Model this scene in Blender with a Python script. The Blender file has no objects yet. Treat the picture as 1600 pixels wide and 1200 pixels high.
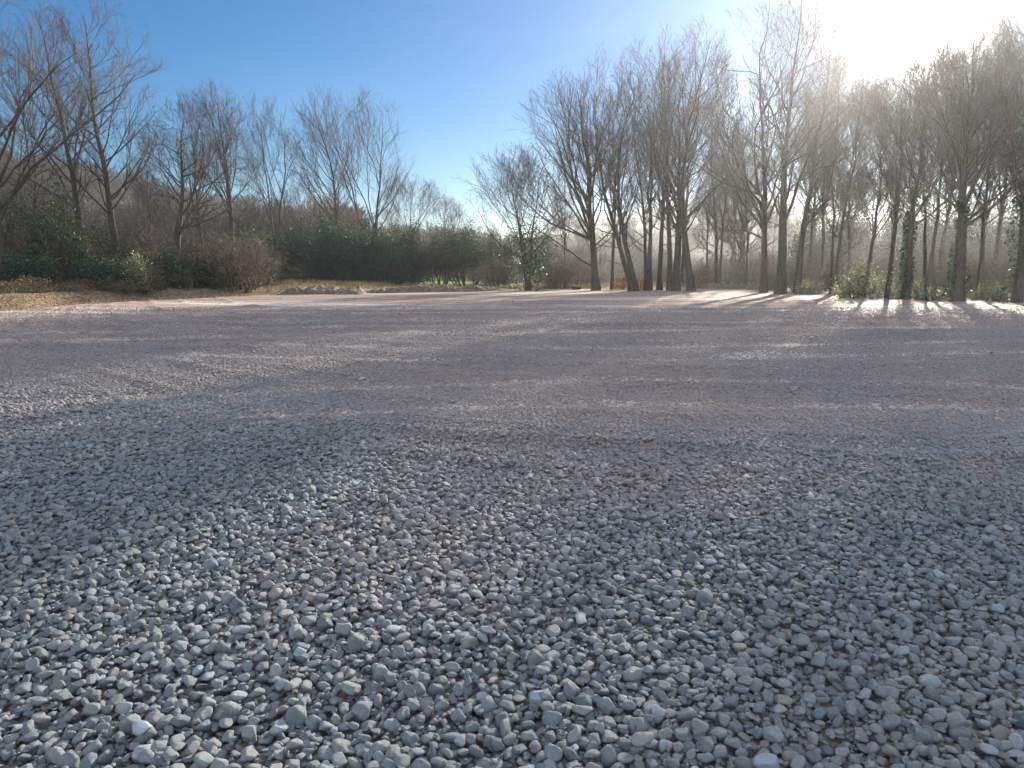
import bpy, math, random
import numpy as np
from mathutils import Vector, Matrix

# ------------------------------------------------------------------ camera, light, exposure
F = 1200.0            # focal length in photo pixels (1600 wide)
HORIZON = 415.0
PITCH = math.atan((600 - HORIZON) / F)
EYE = 1.6
scene = bpy.context.scene
col = scene.collection
cam_d = bpy.data.cameras.new('camera')
cam_d.sensor_width = 36; cam_d.lens = 36 * F / 1600
cam_d.clip_start = 0.05; cam_d.clip_end = 8000
cam = bpy.data.objects.new('camera', cam_d); col.objects.link(cam)
cam.location = (0, 0, EYE); cam.rotation_euler = (math.pi / 2 - PITCH, 0, 0)
scene.camera = cam

SUN_AZ, SUN_EL = math.radians(26.7), math.radians(14.9)
sun_dir = Vector((math.sin(SUN_AZ) * math.cos(SUN_EL), math.cos(SUN_AZ) * math.cos(SUN_EL), math.sin(SUN_EL)))
sd = bpy.data.lights.new('sun', 'SUN'); sd.energy = 4.9; sd.angle = math.radians(0.53); sd.color = (1.0, 0.9, 0.76)
sun = bpy.data.objects.new('sun', sd); col.objects.link(sun)
sun.rotation_euler = (-sun_dir).to_track_quat('-Z', 'Y').to_euler()

scene.view_settings.view_transform = 'Standard'; scene.view_settings.look = 'None'
scene.view_settings.exposure = 1.25; scene.view_settings.gamma = 1; scene.view_settings.use_curve_mapping = False

world = bpy.data.worlds.new('World'); scene.world = world; world.use_nodes = True
wt = world.node_tree; wn = wt.nodes; wl = wt.links; wn.clear()
wo = wn.new('ShaderNodeOutputWorld'); bg = wn.new('ShaderNodeBackground'); sky = wn.new('ShaderNodeTexSky')
sky.sky_type = 'NISHITA'; sky.sun_disc = False; sky.sun_elevation = SUN_EL; sky.sun_rotation = SUN_AZ
sky.altitude = 100; sky.air_density = 1.0; sky.dust_density = 0.05; sky.ozone_density = 5.0
bg.inputs['Strength'].default_value = 0.0565
tc = wn.new('ShaderNodeTexCoord')
dot = wn.new('ShaderNodeVectorMath'); dot.operation = 'DOT_PRODUCT'; dot.inputs[1].default_value = sun_dir
nrm = wn.new('ShaderNodeVectorMath'); nrm.operation = 'NORMALIZE'
wl.new(tc.outputs['Generated'], nrm.inputs[0]); wl.new(nrm.outputs[0], dot.inputs[0])
ac = wn.new('ShaderNodeMath'); ac.operation = 'ARCCOSINE'; wl.new(dot.outputs['Value'], ac.inputs[0])
SKY_FILL = 5.8
def aureole(width_deg, strength):           # the sun's own aureole in the sky: strength*exp(-(a/w))
    m = wn.new('ShaderNodeMath'); m.operation = 'MULTIPLY'; m.inputs[1].default_value = -1 / math.radians(width_deg)
    wl.new(ac.outputs[0], m.inputs[0])
    e = wn.new('ShaderNodeMath'); e.operation = 'EXPONENT'; wl.new(m.outputs[0], e.inputs[0])
    s = wn.new('ShaderNodeMath'); s.operation = 'MULTIPLY'; s.inputs[1].default_value = strength
    wl.new(e.outputs[0], s.inputs[0]); return s
a1 = aureole(0.9, 1500); a2 = aureole(6.0, 0.9)
asum = wn.new('ShaderNodeMath'); wl.new(a1.outputs[0], asum.inputs[0]); wl.new(a2.outputs[0], asum.inputs[1])
# thin cirrus veil, mixed in the sky itself
cn = wn.new('ShaderNodeTexNoise'); cn.inputs['Scale'].default_value = 2.2; cn.inputs['Detail'].default_value = 6
cm = wn.new('ShaderNodeMapping'); cm.inputs['Scale'].default_value = (1.0, 1.6, 5.0); cm.inputs['Rotation'].default_value = (0.2, 0.35, 0.3)
wl.new(nrm.outputs[0], cm.inputs[0]); wl.new(cm.outputs[0], cn.inputs['Vector'])
cr = wn.new('ShaderNodeMapRange'); cr.inputs[1].default_value = 0.48; cr.inputs[2].default_value = 0.8; cr.inputs[3].default_value = 0; cr.inputs[4].default_value = 0.3
wl.new(cn.outputs['Fac'], cr.inputs[0])
# added fill, shaped as unseen bright cloud overhead and behind camera, lights the ground
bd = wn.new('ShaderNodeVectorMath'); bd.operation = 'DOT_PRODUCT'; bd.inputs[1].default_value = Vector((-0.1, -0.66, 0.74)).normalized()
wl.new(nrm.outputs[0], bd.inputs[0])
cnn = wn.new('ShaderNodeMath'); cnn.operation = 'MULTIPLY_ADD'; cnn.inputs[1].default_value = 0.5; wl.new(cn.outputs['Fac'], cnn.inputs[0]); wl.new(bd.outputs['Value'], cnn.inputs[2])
br = wn.new('ShaderNodeMapRange'); br.interpolation_type = 'SMOOTHSTEP'; br.inputs[1].default_value = 0.42; br.inputs[2].default_value = 0.95; br.inputs[3].default_value = 0; br.inputs[4].default_value = SKY_FILL
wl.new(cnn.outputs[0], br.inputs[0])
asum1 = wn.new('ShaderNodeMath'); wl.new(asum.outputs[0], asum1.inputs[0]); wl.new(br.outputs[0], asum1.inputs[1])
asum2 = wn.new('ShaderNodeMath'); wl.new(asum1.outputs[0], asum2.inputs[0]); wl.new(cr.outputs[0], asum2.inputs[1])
mixv = wn.new('ShaderNodeVectorMath'); mixv.operation = 'SCALE'; mixv.inputs[0].default_value = (1.0, 0.97, 0.92)
wl.new(asum2.outputs[0], mixv.inputs['Scale'])
addv = wn.new('ShaderNodeVectorMath'); addv.operation = 'ADD'
hs = wn.new('ShaderNodeHueSaturation'); hs.inputs['Saturation'].default_value = 1.16; hs.inputs['Value'].default_value = 0.93
wl.new(sky.outputs[0], hs.inputs['Color']); wl.new(hs.outputs[0], addv.inputs[0]); wl.new(mixv.outputs[0], addv.inputs[1])
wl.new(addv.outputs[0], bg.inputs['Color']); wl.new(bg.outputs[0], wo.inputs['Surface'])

scene.render.engine = 'CYCLES'
cy = scene.cycles
cy.use_denoising = True
cy.max_bounces = 6; cy.diffuse_bounces = 3; cy.glossy_bounces = 2; cy.transmission_bounces = 2; cy.volume_bounces = 0
cy.transparent_max_bounces = 8; cy.sample_clamp_indirect = 6

# ------------------------------------------------------------------ helpers
R = np.random.default_rng(11)
def tag(o, label=None, cat=None, group=None, kind=None):
    if label: o['label'] = label
    if cat: o['category'] = cat
    if group: o['group'] = group
    if kind: o['kind'] = kind
    return o
def empty(name, loc, rz=0.0):
    o = bpy.data.objects.new(name, None); o.empty_display_size = 0.3; col.objects.link(o)
    o.location = loc; o.rotation_euler = (0, 0, rz); return o
def mesh_obj(name, V, faces, mat, parent=None, smooth=True, attrs=None, link=True):
    """faces: list of int arrays (n,k)."""
    me = bpy.data.meshes.new(name)
    V = np.asarray(V, np.float32)
    if not isinstance(faces, list): faces = [faces]
    faces = [np.asarray(f, np.int32) for f in faces if len(f)]
    loops = np.concatenate([f.ravel() for f in faces]) if faces else np.zeros(0, np.int32)
    tot = np.concatenate([np.full(len(f), f.shape[1], np.int32) for f in faces]) if faces else np.zeros(0, np.int32)
    start = np.concatenate([[0], np.cumsum(tot)[:-1]]).astype(np.int32) if len(tot) else tot
    me.vertices.add(len(V)); me.vertices.foreach_set('co', V.ravel())
    me.loops.add(len(loops)); me.loops.foreach_set('vertex_index', loops)
    me.polygons.add(len(tot)); me.polygons.foreach_set('loop_start', start)
    if smooth and len(tot): me.polygons.foreach_set('use_smooth', np.ones(len(tot), bool))
    if attrs:
        for k, (typ, dom, data) in attrs.items():
            a = me.attributes.new(k, typ, dom)
            a.data.foreach_set('value' if typ == 'FLOAT' else ('color' if 'COLOR' in typ else 'vector'), np.asarray(data, np.float32).ravel())
    me.update(calc_edges=True)
    if mat: me.materials.append(mat)
    o = bpy.data.objects.new(name, me)
    if link: col.objects.link(o)
    if parent: o.parent = parent
    return o
def px_az(px): return (px - 800.0)
def at(px, depth):      # ground position lying `depth` metres ahead of the camera in the photo's column px (level line)
    return depth * math.cos(PITCH) * 0 + (px - 800) / F * depth / math.cos(PITCH) * math.cos(PITCH) , depth
def row_depth(py):      # depth at which flat ground shows at photo row py
    v = 600 - py
    up = v * math.cos(PITCH) - F * math.sin(PITCH); fw = F * math.cos(PITCH) + v * math.sin(PITCH)
    return EYE * fw / -up
def ground_pt(px, py):
    v = 600 - py
    up = v * math.cos(PITCH) - F * math.sin(PITCH); fw = F * math.cos(PITCH) + v * math.sin(PITCH)
    t = EYE / -up
    return (px - 800) * t, fw * t
def height_at(py, depth):   # world z seen at photo row py at this depth
    v = 600 - py
    up = v * math.cos(PITCH) - F * math.sin(PITCH); fw = F * math.cos(PITCH) + v * math.sin(PITCH)
    return EYE + depth * up / fw
def x_at(px, py, depth):
    v = 600 - py
    return (px - 800) * depth / (F * math.cos(PITCH) + v * math.sin(PITCH))
def sstep(a, b, x):
    t = np.clip((np.asarray(x, float) - a) / (b - a), 0, 1); return t * t * (3 - 2 * t)

# cheap smooth value noise (numpy)
_perm = np.random.default_rng(5).random((64, 64))
def vnoise(x, y, s):
    x = np.asarray(x, float) / s + 100.3; y = np.asarray(y, float) / s + 57.7
    xi = np.floor(x).astype(int); yi = np.floor(y).astype(int)
    fx = x - xi; fy = y - yi; fx = fx * fx * (3 - 2 * fx); fy = fy * fy * (3 - 2 * fy)
    g = lambda i, j: _perm[i % 64, j % 64]
    return ((g(xi, yi) * (1 - fx) + g(xi + 1, yi) * fx) * (1 - fy) + (g(xi, yi + 1) * (1 - fx) + g(xi + 1, yi + 1) * fx) * fy) - 0.5

# ------------------------------------------------------------------ the lie of the land
edge_px = [(-500, 505), (-200, 496), (0, 486), (130, 475), (260, 468), (400, 461.5), (560, 457), (700, 454.5), (900, 451), (1100, 448.5), (1230, 449),
           (1300, 455), (1400, 462), (1500, 467), (1600, 469), (1900, 474), (2300, 480)]
_ea, _er = [], []
for px, py in edge_px:
    x, y = ground_pt(px, py); _ea.append(math.atan2(x, y)); _er.append(math.hypot(x, y))
def edge_r(az):
    az = np.asarray(az, float)
    r = np.interp(az, [-math.pi, -1.6] + _ea + [1.6, math.pi], [22, 20] + _er + [26, 22])
    return r + 0.35 * np.sin(az * 37) + 0.25 * np.sin(az * 83 + 1)
crest_px = [(-600, 305), (0, 318), (130, 320), (330, 358), (440, 378), (600, 390), (740, 388), (850, 372), (1000, 364), (1180, 346), (1300, 350), (1600, 345), (2200, 350)]
_ca = [math.atan2(p - 800, F) for p, _ in crest_px]; _ct = [(HORIZON - q) / F * 1.0 for _, q in crest_px]
def lot_z(x, y):
    r = np.hypot(x, y)
    z = 0.035 * vnoise(x, y, 2.3) + 0.05 * vnoise(x + 9, y * 1.3, 5.5) + 0.022 * vnoise(x, y, 0.7) * sstep(40, 8, r) + 0.014 * vnoise(x, y, 0.31) * sstep(30, 6, r)
    # low ridges pushed up by the tracked machine that spread the stone
    u = y + 0.42 * x - 0.05 * x * x + 0.5 * vnoise(x, y, 3.0)
    for c, a, w in ((5.9, 0.03, 0.12), (6.9, 0.055, 0.16), (7.6, 0.03, 0.13), (8.6, 0.05, 0.2), (9.7, 0.035, 0.15), (11.2, 0.05, 0.25), (12.8, 0.035, 0.2), (14.6, 0.055, 0.3), (17.5, 0.05, 0.3), (21.5, 0.06, 0.4)):
        z = z + a * np.exp(-((u - c) / w) ** 2) * (0.5 + 0.9 * sstep(-0.1, 0.3, vnoise(x * 1.0 + c, y, 2.0)))
    return z - 0.035 * track_mask(x, y)
TRACKS = [(9.0, -0.035, 1.0, 0.05, 0.3), (10.9, -0.035, 1.0, 0.05, 0.3), (13.5, 0.012, -4.0, -0.10, 0.32), (15.5, 0.012, -4.0, -0.10, 0.32), (19.5, -0.008, 3.0, 0.12, 0.38), (21.8, -0.008, 3.0, 0.12, 0.38), (27.0, 0.004, 0.0, 0.06, 0.5), (29.4, 0.004, 0.0, 0.06, 0.5)]
def track_mask(x, y):
    m = 0 * x + 0 * y
    for c, q, x0, sl, w in TRACKS:
        u = y - (c + q * (x - x0) ** 2 + sl * (x - x0) + 0.5 * vnoise(x, x * 0, 4.0)); m = np.maximum(m, np.exp(-(u / w) ** 2) * (0.65 + 1.1 * (vnoise(x + c, y, 3.0) + 0.15)))
    return np.clip(m, 0, 1)
def ground_z(x, y):
    x = np.asarray(x, float); y = np.asarray(y, float)
    r = np.hypot(x, y); az = np.arctan2(x, y); e = edge_r(az); rr = r - e
    inside = -0.15 + 0 * r
    left = sstep(-0.05, -0.3, az)
    verge = (0.06 + 0.40 * left) * sstep(0.0, 2.6, rr) + 0.08 * vnoise(x, y, 1.1) * sstep(0.3, 1.5, rr) - 0.03
    mid = np.interp(az, [-0.22, -0.12, 0.0, 0.07, 0.2], [0.0, 0.0, 0.05, 0.6, 1.0])
    drop = -(0.5 + 5.5 * mid) * sstep(6, 85, rr) * sstep(3.2, 2.2, np.abs(az))
    z = np.where(rr < -0.25, inside, np.where(rr < 0.1, inside + (verge - inside) * sstep(-0.25, 0.1, rr), verge + drop))
    tang = np.interp(az, _ca, _ct)
    rc = 280.0
    crest = EYE + rc * tang + 5 * vnoise(x, y, 90)
    k = sstep(105, rc, r)
    z = z * (1 - k) + (crest + (r - rc) * np.where(r > rc, -0.02, 0.0)) * k
    return z + 0.5 * vnoise(x, y, 14) * sstep(10, 60, rr)

# ------------------------------------------------------------------ materials
def new_mat(name):
    m = bpy.data.materials.new(name); m.use_nodes = True
    nt = m.node_tree; nt.nodes.clear()
    out = nt.nodes.new('ShaderNodeOutputMaterial'); p = nt.nodes.new('ShaderNodeBsdfPrincipled')
    nt.links.new(p.outputs[0], out.inputs['Surface'])
    return m, nt, p
def nd(nt, typ, **kw):
    n = nt.nodes.new(typ)
    for k, v in kw.items():
        if k.startswith('i_'): n.inputs[k[2:].replace('_', ' ')].default_value = v
        else: setattr(n, k, v)
    return n
def noise(nt, scale, detail=4, rough=0.6, coord=None, mapscale=None):
    n = nt.nodes.new('ShaderNodeTexNoise'); n.inputs['Scale'].default_value = scale; n.inputs['Detail'].default_value = detail; n.inputs['Roughness'].default_value = rough
    if coord is not None:
        if mapscale:
            mp = nt.nodes.new('ShaderNodeMapping'); mp.inputs['Scale'].default_value = mapscale
            nt.links.new(coord, mp.inputs[0]); coord = mp.outputs[0]
        nt.links.new(coord, n.inputs['Vector'])
    return n
def ramp(nt, fac, stops):
    r = nt.nodes.new('ShaderNodeValToRGB'); el = r.color_ramp.elements
    while len(el) < len(stops): el.new(0.5)
    for e, (p, c) in zip(el, stops): e.position = p; e.color = (*c, 1) if len(c) == 3 else c
    nt.links.new(fac, r.inputs[0]); return r
def mix(nt, fac, a, b, mode='MIX'):
    m = nt.nodes.new('ShaderNodeMix'); m.data_type = 'RGBA'; m.blend_type = mode
    for s, v in ((m.inputs[0], fac), (m.inputs[6], a), (m.inputs[7], b)):
        if isinstance(v, (int, float)): s.default_value = v
        elif isinstance(v, tuple): s.default_value = (*v, 1)
        else: nt.links.new(v, s)
    return m.outputs[2]
def bump(nt, p, h, strength, dist):
    b = nt.nodes.new('ShaderNodeBump'); b.inputs['Strength'].default_value = strength; b.inputs['Distance'].default_value = dist
    nt.links.new(h, b.inputs['Height']); nt.links.new(b.outputs[0], p.inputs['Normal']); return b

def stone_material():
    m, nt, p = new_mat('crushed_limestone')
    at_ = nd(nt, 'ShaderNodeAttribute', attribute_type='INSTANCER', attribute_name='tone')
    oc = nd(nt, 'ShaderNodeTexCoord').outputs['Object']
    # tone: x = random, y = dust, z = pale
    sep = nd(nt, 'ShaderNodeSeparateXYZ'); nt.links.new(at_.outputs['Vector'], sep.inputs[0])
    base = ramp(nt, sep.outputs[0], [(0, (0.25, 0.255, 0.25)), (0.25, (0.37, 0.365, 0.35)), (0.45, (0.45, 0.43, 0.40)), (0.6, (0.34, 0.31, 0.29)),
                                     (0.75, (0.48, 0.455, 0.42)), (0.88, (0.49, 0.42, 0.34)), (0.95, (0.52, 0.50, 0.46)), (1, (0.68, 0.67, 0.64))])
    n1 = noise(nt, 2.2, 6, 0.7, oc); n2 = noise(nt, 14, 4, 0.7, oc)
    c1 = ramp(nt, n1.outputs['Fac'], [(0.3, (0.78, 0.78, 0.8)), (0.7, (1.25, 1.22, 1.18))])
    c = mix(nt, 1.0, base.outputs[0], c1.outputs[0], 'MULTIPLY')
    c2 = ramp(nt, n2.outputs['Fac'], [(0.38, (0.55, 0.55, 0.56)), (0.5, (0.98, 0.98, 0.98)), (0.64, (1.3, 1.3, 1.28))])
    c = mix(nt, 0.85, c, c2.outputs[0], 'MULTIPLY')
    c = mix(nt, 1.0, c, (0.67, 0.775, 0.88), 'MULTIPLY')
    c = mix(nt, sep.outputs[1], c, (0.48, 0.375, 0.325))
    c = mix(nt, sep.outputs[2], c, (0.60, 0.62, 0.64))
    nt.links.new(c, p.inputs['Base Color'])
    p.inputs['Roughness'].default_value = 0.5; p.inputs['Specular IOR Level'].default_value = 0.6
    hs = nd(nt, 'ShaderNodeMath', operation='ADD'); nt.links.new(n1.outputs['Fac'], hs.inputs[0]); nt.links.new(n2.outputs['Fac'], hs.inputs[1])
    bump(nt, p, hs.outputs[0], 0.45, 0.12)
    return m
M_stone = stone_material()

def lot_material():
    m, nt, p = new_mat('rolled_stone_surface')
    oc = nd(nt, 'ShaderNodeNewGeometry').outputs['Position']
    big = noise(nt, 0.16, 5, 0.55, oc, (0.35, 1.3, 1)); mid_ = noise(nt, 0.8, 5, 0.6, oc, (0.3, 1.8, 1)); fine = noise(nt, 26, 4, 0.75, oc)
    vor = nt.nodes.new('ShaderNodeTexVoronoi'); vor.inputs['Scale'].default_value = 30; nt.links.new(oc, vor.inputs['Vector'])
    vor2 = nt.nodes.new('ShaderNodeTexVoronoi'); vor2.inputs['Scale'].default_value = 13; nt.links.new(oc, vor2.inputs['Vector'])
    c = ramp(nt, big.outputs['Fac'], [(0.36, (0.32, 0.255, 0.225)), (0.46, (0.43, 0.335, 0.285)), (0.54, (0.51, 0.375, 0.30)), (0.58, (0.52, 0.43, 0.37)), (0.64, (0.72, 0.68, 0.63))]).outputs[0]
    c = mix(nt, 0.9, c, ramp(nt, mid_.outputs['Fac'], [(0.3, (0.72, 0.73, 0.76)), (0.7, (1.25, 1.22, 1.2))]).outputs[0], 'MULTIPLY')
    wv = nt.nodes.new('ShaderNodeTexWave'); wv.wave_type = 'BANDS'; wv.bands_direction = 'Y'; wv.inputs['Scale'].default_value = 0.16; wv.inputs['Distortion'].default_value = 5.5; wv.inputs['Detail'].default_value = 3; wv.inputs['Detail Scale'].default_value = 0.35
    mpw = nt.nodes.new('ShaderNodeMapping'); mpw.inputs['Rotation'].default_value = (0, 0, 0.32); nt.links.new(oc, mpw.inputs[0]); nt.links.new(mpw.outputs[0], wv.inputs['Vector'])
    c = mix(nt, 0.8, c, ramp(nt, wv.outputs['Fac'], [(0.0, (0.84, 0.84, 0.86)), (0.6, (1.0, 1.0, 1.0)), (0.85, (1.02, 1.02, 1.02)), (1, (1.3, 1.28, 1.24))]).outputs[0], 'MULTIPLY')
    ta = nd(nt, 'ShaderNodeAttribute', attribute_name='track').outputs['Fac']
    tm = nd(nt, 'ShaderNodeMath', operation='MULTIPLY'); tm.inputs[1].default_value = 0.85; nt.links.new(ta, tm.inputs[0])
    c = mix(nt, tm.outputs[0], c, (0.68, 0.59, 0.52))
    # single stones lie in the dust, each with its own tone
    sep = nd(nt, 'ShaderNodeSeparateColor'); nt.links.new(vor.outputs['Color'], sep.inputs[0])
    c = mix(nt, 1.0, c, ramp(nt, sep.outputs[0], [(0, (0.6, 0.61, 0.64)), (0.5, (0.95, 0.95, 0.95)), (0.93, (1.25, 1.24, 1.2)), (1, (1.7, 1.7, 1.65))]).outputs[0], 'MULTIPLY')
    sep2 = nd(nt, 'ShaderNodeSeparateColor'); nt.links.new(vor2.outputs['Color'], sep2.inputs[0])
    c = mix(nt, 0.7, c, ramp(nt, sep2.outputs[0], [(0, (0.7, 0.72, 0.75)), (0.9, (1.15, 1.12, 1.1)), (1, (1.5, 1.5, 1.5))]).outputs[0], 'MULTIPLY')
    nt.links.new(c, p.inputs['Base Color']); p.inputs['Roughness'].default_value = 0.75; p.inputs['Specular IOR Level'].default_value = 0.3
    a = nd(nt, 'ShaderNodeMath', operation='MULTIPLY_ADD'); a.inputs[1].default_value = -0.9
    nt.links.new(vor.outputs['Distance'], a.inputs[0]); nt.links.new(fine.outputs['Fac'], a.inputs[2])
    a2_ = nd(nt, 'ShaderNodeMath', operation='MULTIPLY_ADD'); a2_.inputs[1].default_value = -1.0
    nt.links.new(vor2.outputs['Distance'], a2_.inputs[0]); nt.links.new(a.outputs[0], a2_.inputs[2])
    bump(nt, p, a2_.outputs[0], 0.9, 0.03)
    return m
M_lot = lot_material()

def ground_material():
    m, nt, p = new_mat('field_and_leaf_litter')
    oc = nd(nt, 'ShaderNodeNewGeometry').outputs['Position']
    a = nd(nt, 'ShaderNodeAttribute', attribute_name='rr').outputs['Fac']
    n1 = noise(nt, 0.9, 6, 0.7, oc); n2 = noise(nt, 18, 5, 0.75, oc); n3 = noise(nt, 0.022, 4, 0.6, oc)
    litter = ramp(nt, n2.outputs['Fac'], [(0.3, (0.16, 0.11, 0.07)), (0.45, (0.36, 0.285, 0.195)), (0.6, (0.52, 0.43, 0.31)), (0.72, (0.62, 0.54, 0.41))]).outputs[0]
    litter = mix(nt, 0.8, litter, ramp(nt, n1.outputs['Fac'], [(0.35, (0.7, 0.68, 0.62)), (0.65, (1.15, 1.1, 1.0))]).outputs[0], 'MULTIPLY')
    floor_ = ramp(nt, n2.outputs['Fac'], [(0.35, (0.045, 0.045, 0.028)), (0.6, (0.12, 0.10, 0.055)), (0.75, (0.17, 0.14, 0.09))]).outputs[0]
    grass = ramp(nt, n1.outputs['Fac'], [(0.3, (0.19, 0.27, 0.06)), (0.7, (0.30, 0.38, 0.09))]).outputs[0]
    far_ = ramp(nt, n3.outputs['Fac'], [(0.4, (0.075, 0.065, 0.045)), (0.5, (0.11, 0.10, 0.055)), (0.54, (0.13, 0.19, 0.05)), (0.7, (0.16, 0.23, 0.06))]).outputs[0]
    def mr(lo, hi):
        q = nd(nt, 'ShaderNodeMapRange', interpolation_type='SMOOTHSTEP'); q.inputs[1].default_value = lo; q.inputs[2].default_value = hi
        nt.links.new(a, q.inputs[0]); return q.outputs[0]
    c = mix(nt, mr(5.5, 7.5), litter, floor_)
    c = mix(nt, mr(12, 22), c, grass)
    c = mix(nt, mr(60, 90), c, far_)
    nt.links.new(c, p.inputs['Base Color']); p.inputs['Roughness'].default_value = 0.9; p.inputs['Specular IOR Level'].default_value = 0.15
    bump(nt, p, n2.outputs['Fac'], 0.8, 0.06)
    return m
M_ground = ground_material()

def soil_material():
    m, nt, p = new_mat('dug_clay_soil')
    oc = nd(nt, 'ShaderNodeNewGeometry').outputs['Position']
    n1 = noise(nt, 3.0, 6, 0.7, oc); n2 = noise(nt, 12, 5, 0.7, oc)
    c = ramp(nt, n1.outputs['Fac'], [(0.3, (0.11, 0.085, 0.065)), (0.5, (0.20, 0.155, 0.115)), (0.7, (0.34, 0.27, 0.20))]).outputs[0]
    c = mix(nt, 0.8, c, ramp(nt, n2.outputs['Fac'], [(0.35, (0.65, 0.65, 0.65)), (0.65, (1.25, 1.25, 1.2))]).outputs[0], 'MULTIPLY')
    nt.links.new(c, p.inputs['Base Color']); p.inputs['Roughness'].default_value = 0.9
    bump(nt, p, n2.outputs['Fac'], 0.9, 0.08); return m
M_soil = soil_material()

def bark_material(name, dark, light, moss):
    m, nt, p = new_mat(name)
    oc = nd(nt, 'ShaderNodeTexCoord').outputs['Object']
    n1 = noise(nt, 5, 5, 0.7, oc, (3, 3, 0.7)); n2 = noise(nt, 0.7, 3, 0.6, oc)
    c = ramp(nt, n1.outputs['Fac'], [(0.3, dark), (0.7, light)]).outputs[0]
    mf = nd(nt, 'ShaderNodeMapRange'); mf.inputs[1].default_value = 0.5; mf.inputs[2].default_value = 0.72; mf.inputs[4].default_value = 0.6
    nt.links.new(n2.outputs['Fac'], mf.inputs[0])
    c = mix(nt, mf.outputs[0], c, moss)
    nt.links.new(c, p.inputs['Base Color']); p.inputs['Roughness'].default_value = 0.85; p.inputs['Specular IOR Level'].default_value = 0.25
    bump(nt, p, n1.outputs['Fac'], 0.7, 0.05); return m
M_bark = bark_material('grey_brown_bark', (0.045, 0.038, 0.032), (0.15, 0.125, 0.10), (0.09, 0.10, 0.05))
M_bark2 = bark_material('warm_bark', (0.06, 0.045, 0.034), (0.19, 0.15, 0.115), (0.11, 0.105, 0.06))
def twig_material(name, c0, c1):
    m, nt, p = new_mat(name)
    oc = nd(nt, 'ShaderNodeTexCoord').outputs['Object']
    n1 = noise(nt, 0.8, 3, 0.6, oc)
    nt.links.new(ramp(nt, n1.outputs['Fac'], [(0.35, c0), (0.65, c1)]).outputs[0], p.inputs['Base Color'])
    p.inputs['Roughness'].default_value = 0.7; p.inputs['Specular IOR Level'].default_value = 0.3; return m
M_twig = twig_material('bare_twigs', (0.075, 0.058, 0.045), (0.14, 0.11, 0.085))
M_twig_w = twig_material('reddish_twigs', (0.11, 0.078, 0.06), (0.2, 0.155, 0.12))
M_briar = twig_material('bramble_canes', (0.13, 0.105, 0.085), (0.3, 0.24, 0.19))
M_straw = twig_material('dry_stems', (0.22, 0.16, 0.10), (0.42, 0.33, 0.21))
def leaf_material(name, stops, rough=0.4, trans=0.35, tint=(1.3, 1.5, 0.6)):
    m, nt, p = new_mat(name)
    a = nd(nt, 'ShaderNodeAttribute', attribute_name='tint')
    c = ramp(nt, a.outputs['Fac'], stops).outputs[0]
    nt.links.new(c, p.inputs['Base Color']); p.inputs['Roughness'].default_value = rough; p.inputs['Specular IOR Level'].default_value = 0.3
    t = nt.nodes.new('ShaderNodeBsdfTranslucent'); nt.links.new(mix(nt, 1.0, c, tint, 'MULTIPLY'), t.inputs['Color'])
    ms = nt.nodes.new('ShaderNodeMixShader'); ms.inputs[0].default_value = trans
    nt.links.new(p.outputs[0], ms.inputs[1]); nt.links.new(t.outputs[0], ms.inputs[2])
    nt.links.new(ms.outputs[0], [n for n in nt.nodes if n.type == 'OUTPUT_MATERIAL'][0].inputs['Surface'])
    return m
M_holly = leaf_material('dark_evergreen_leaves', [(0, (0.022, 0.045, 0.034)), (0.6, (0.045, 0.08, 0.055)), (0.93, (0.085, 0.13, 0.075)), (1, (0.15, 0.18, 0.09))], 0.55, 0.2)
M_laurel = leaf_material('pale_sunlit_leaves', [(0, (0.07, 0.09, 0.05)), (0.5, (0.2, 0.22, 0.14)), (1, (0.5, 0.5, 0.38))], 0.42, 0.5, (1.1, 1.15, 0.8))  # pale tints paint sun highlights into the laurels; the pale shrubs share them
M_bramble = leaf_material('bramble_leaves', [(0, (0.06, 0.06, 0.035)), (0.35, (0.12, 0.10, 0.055)), (0.7, (0.23, 0.18, 0.11)), (1, (0.40, 0.33, 0.22))], 0.6, 0.35, (1.15, 1.0, 0.7))
M_bracken = leaf_material('dead_bracken', [(0, (0.15, 0.08, 0.04)), (0.6, (0.32, 0.18, 0.09)), (1, (0.45, 0.3, 0.16))], 0.8, 0.35, (1.1, 0.9, 0.6))
M_litter = leaf_material('fallen_leaves', [(0, (0.2, 0.14, 0.095)), (0.5, (0.47, 0.37, 0.25)), (1, (0.72, 0.62, 0.47))], 0.7, 0.25, (1, 0.9, 0.7))
M_grass = leaf_material('rough_grass', [(0, (0.10, 0.11, 0.045)), (0.4, (0.24, 0.21, 0.10)), (1, (0.48, 0.39, 0.24))], 0.7, 0.35, (1.1, 1.05, 0.8))

# ------------------------------------------------------------------ ground sheet
def polar(az_list, r_of, zf):
    pass
az = np.concatenate([np.linspace(-math.pi, -0.75, 70)[:-1], np.linspace(-0.75, 0.75, 420), np.linspace(0.75, math.pi, 70)[1:]])
rs = np.concatenate([np.geomspace(2, 18, 12)[:-1], np.geomspace(18, 75, 130)[:-1], np.geomspace(75, 5000, 110)])
AZ, RS = np.meshgrid(az, rs); X = RS * np.sin(AZ); Y = RS * np.cos(AZ); Z = ground_z(X, Y)
V = np.stack([X, Y, Z], -1).reshape(-1, 3); na = len(az)
def grid_faces(nr, na, flip=True):
    i = np.arange(nr - 1)[:, None] * na + np.arange(na - 1)[None]; i = i.ravel()
    return np.stack([i, i + na, i + na + 1, i + 1] if flip else [i, i + 1, i + na + 1, i + na], 1)
fc = grid_faces(len(rs), na, flip=True)
V = np.vstack([V, [[0, 0, -0.15]]]); c = len(V) - 1; i = np.arange(na - 1)
tri = np.stack([np.full(na - 1, c), i, i + 1], 1)
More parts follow.
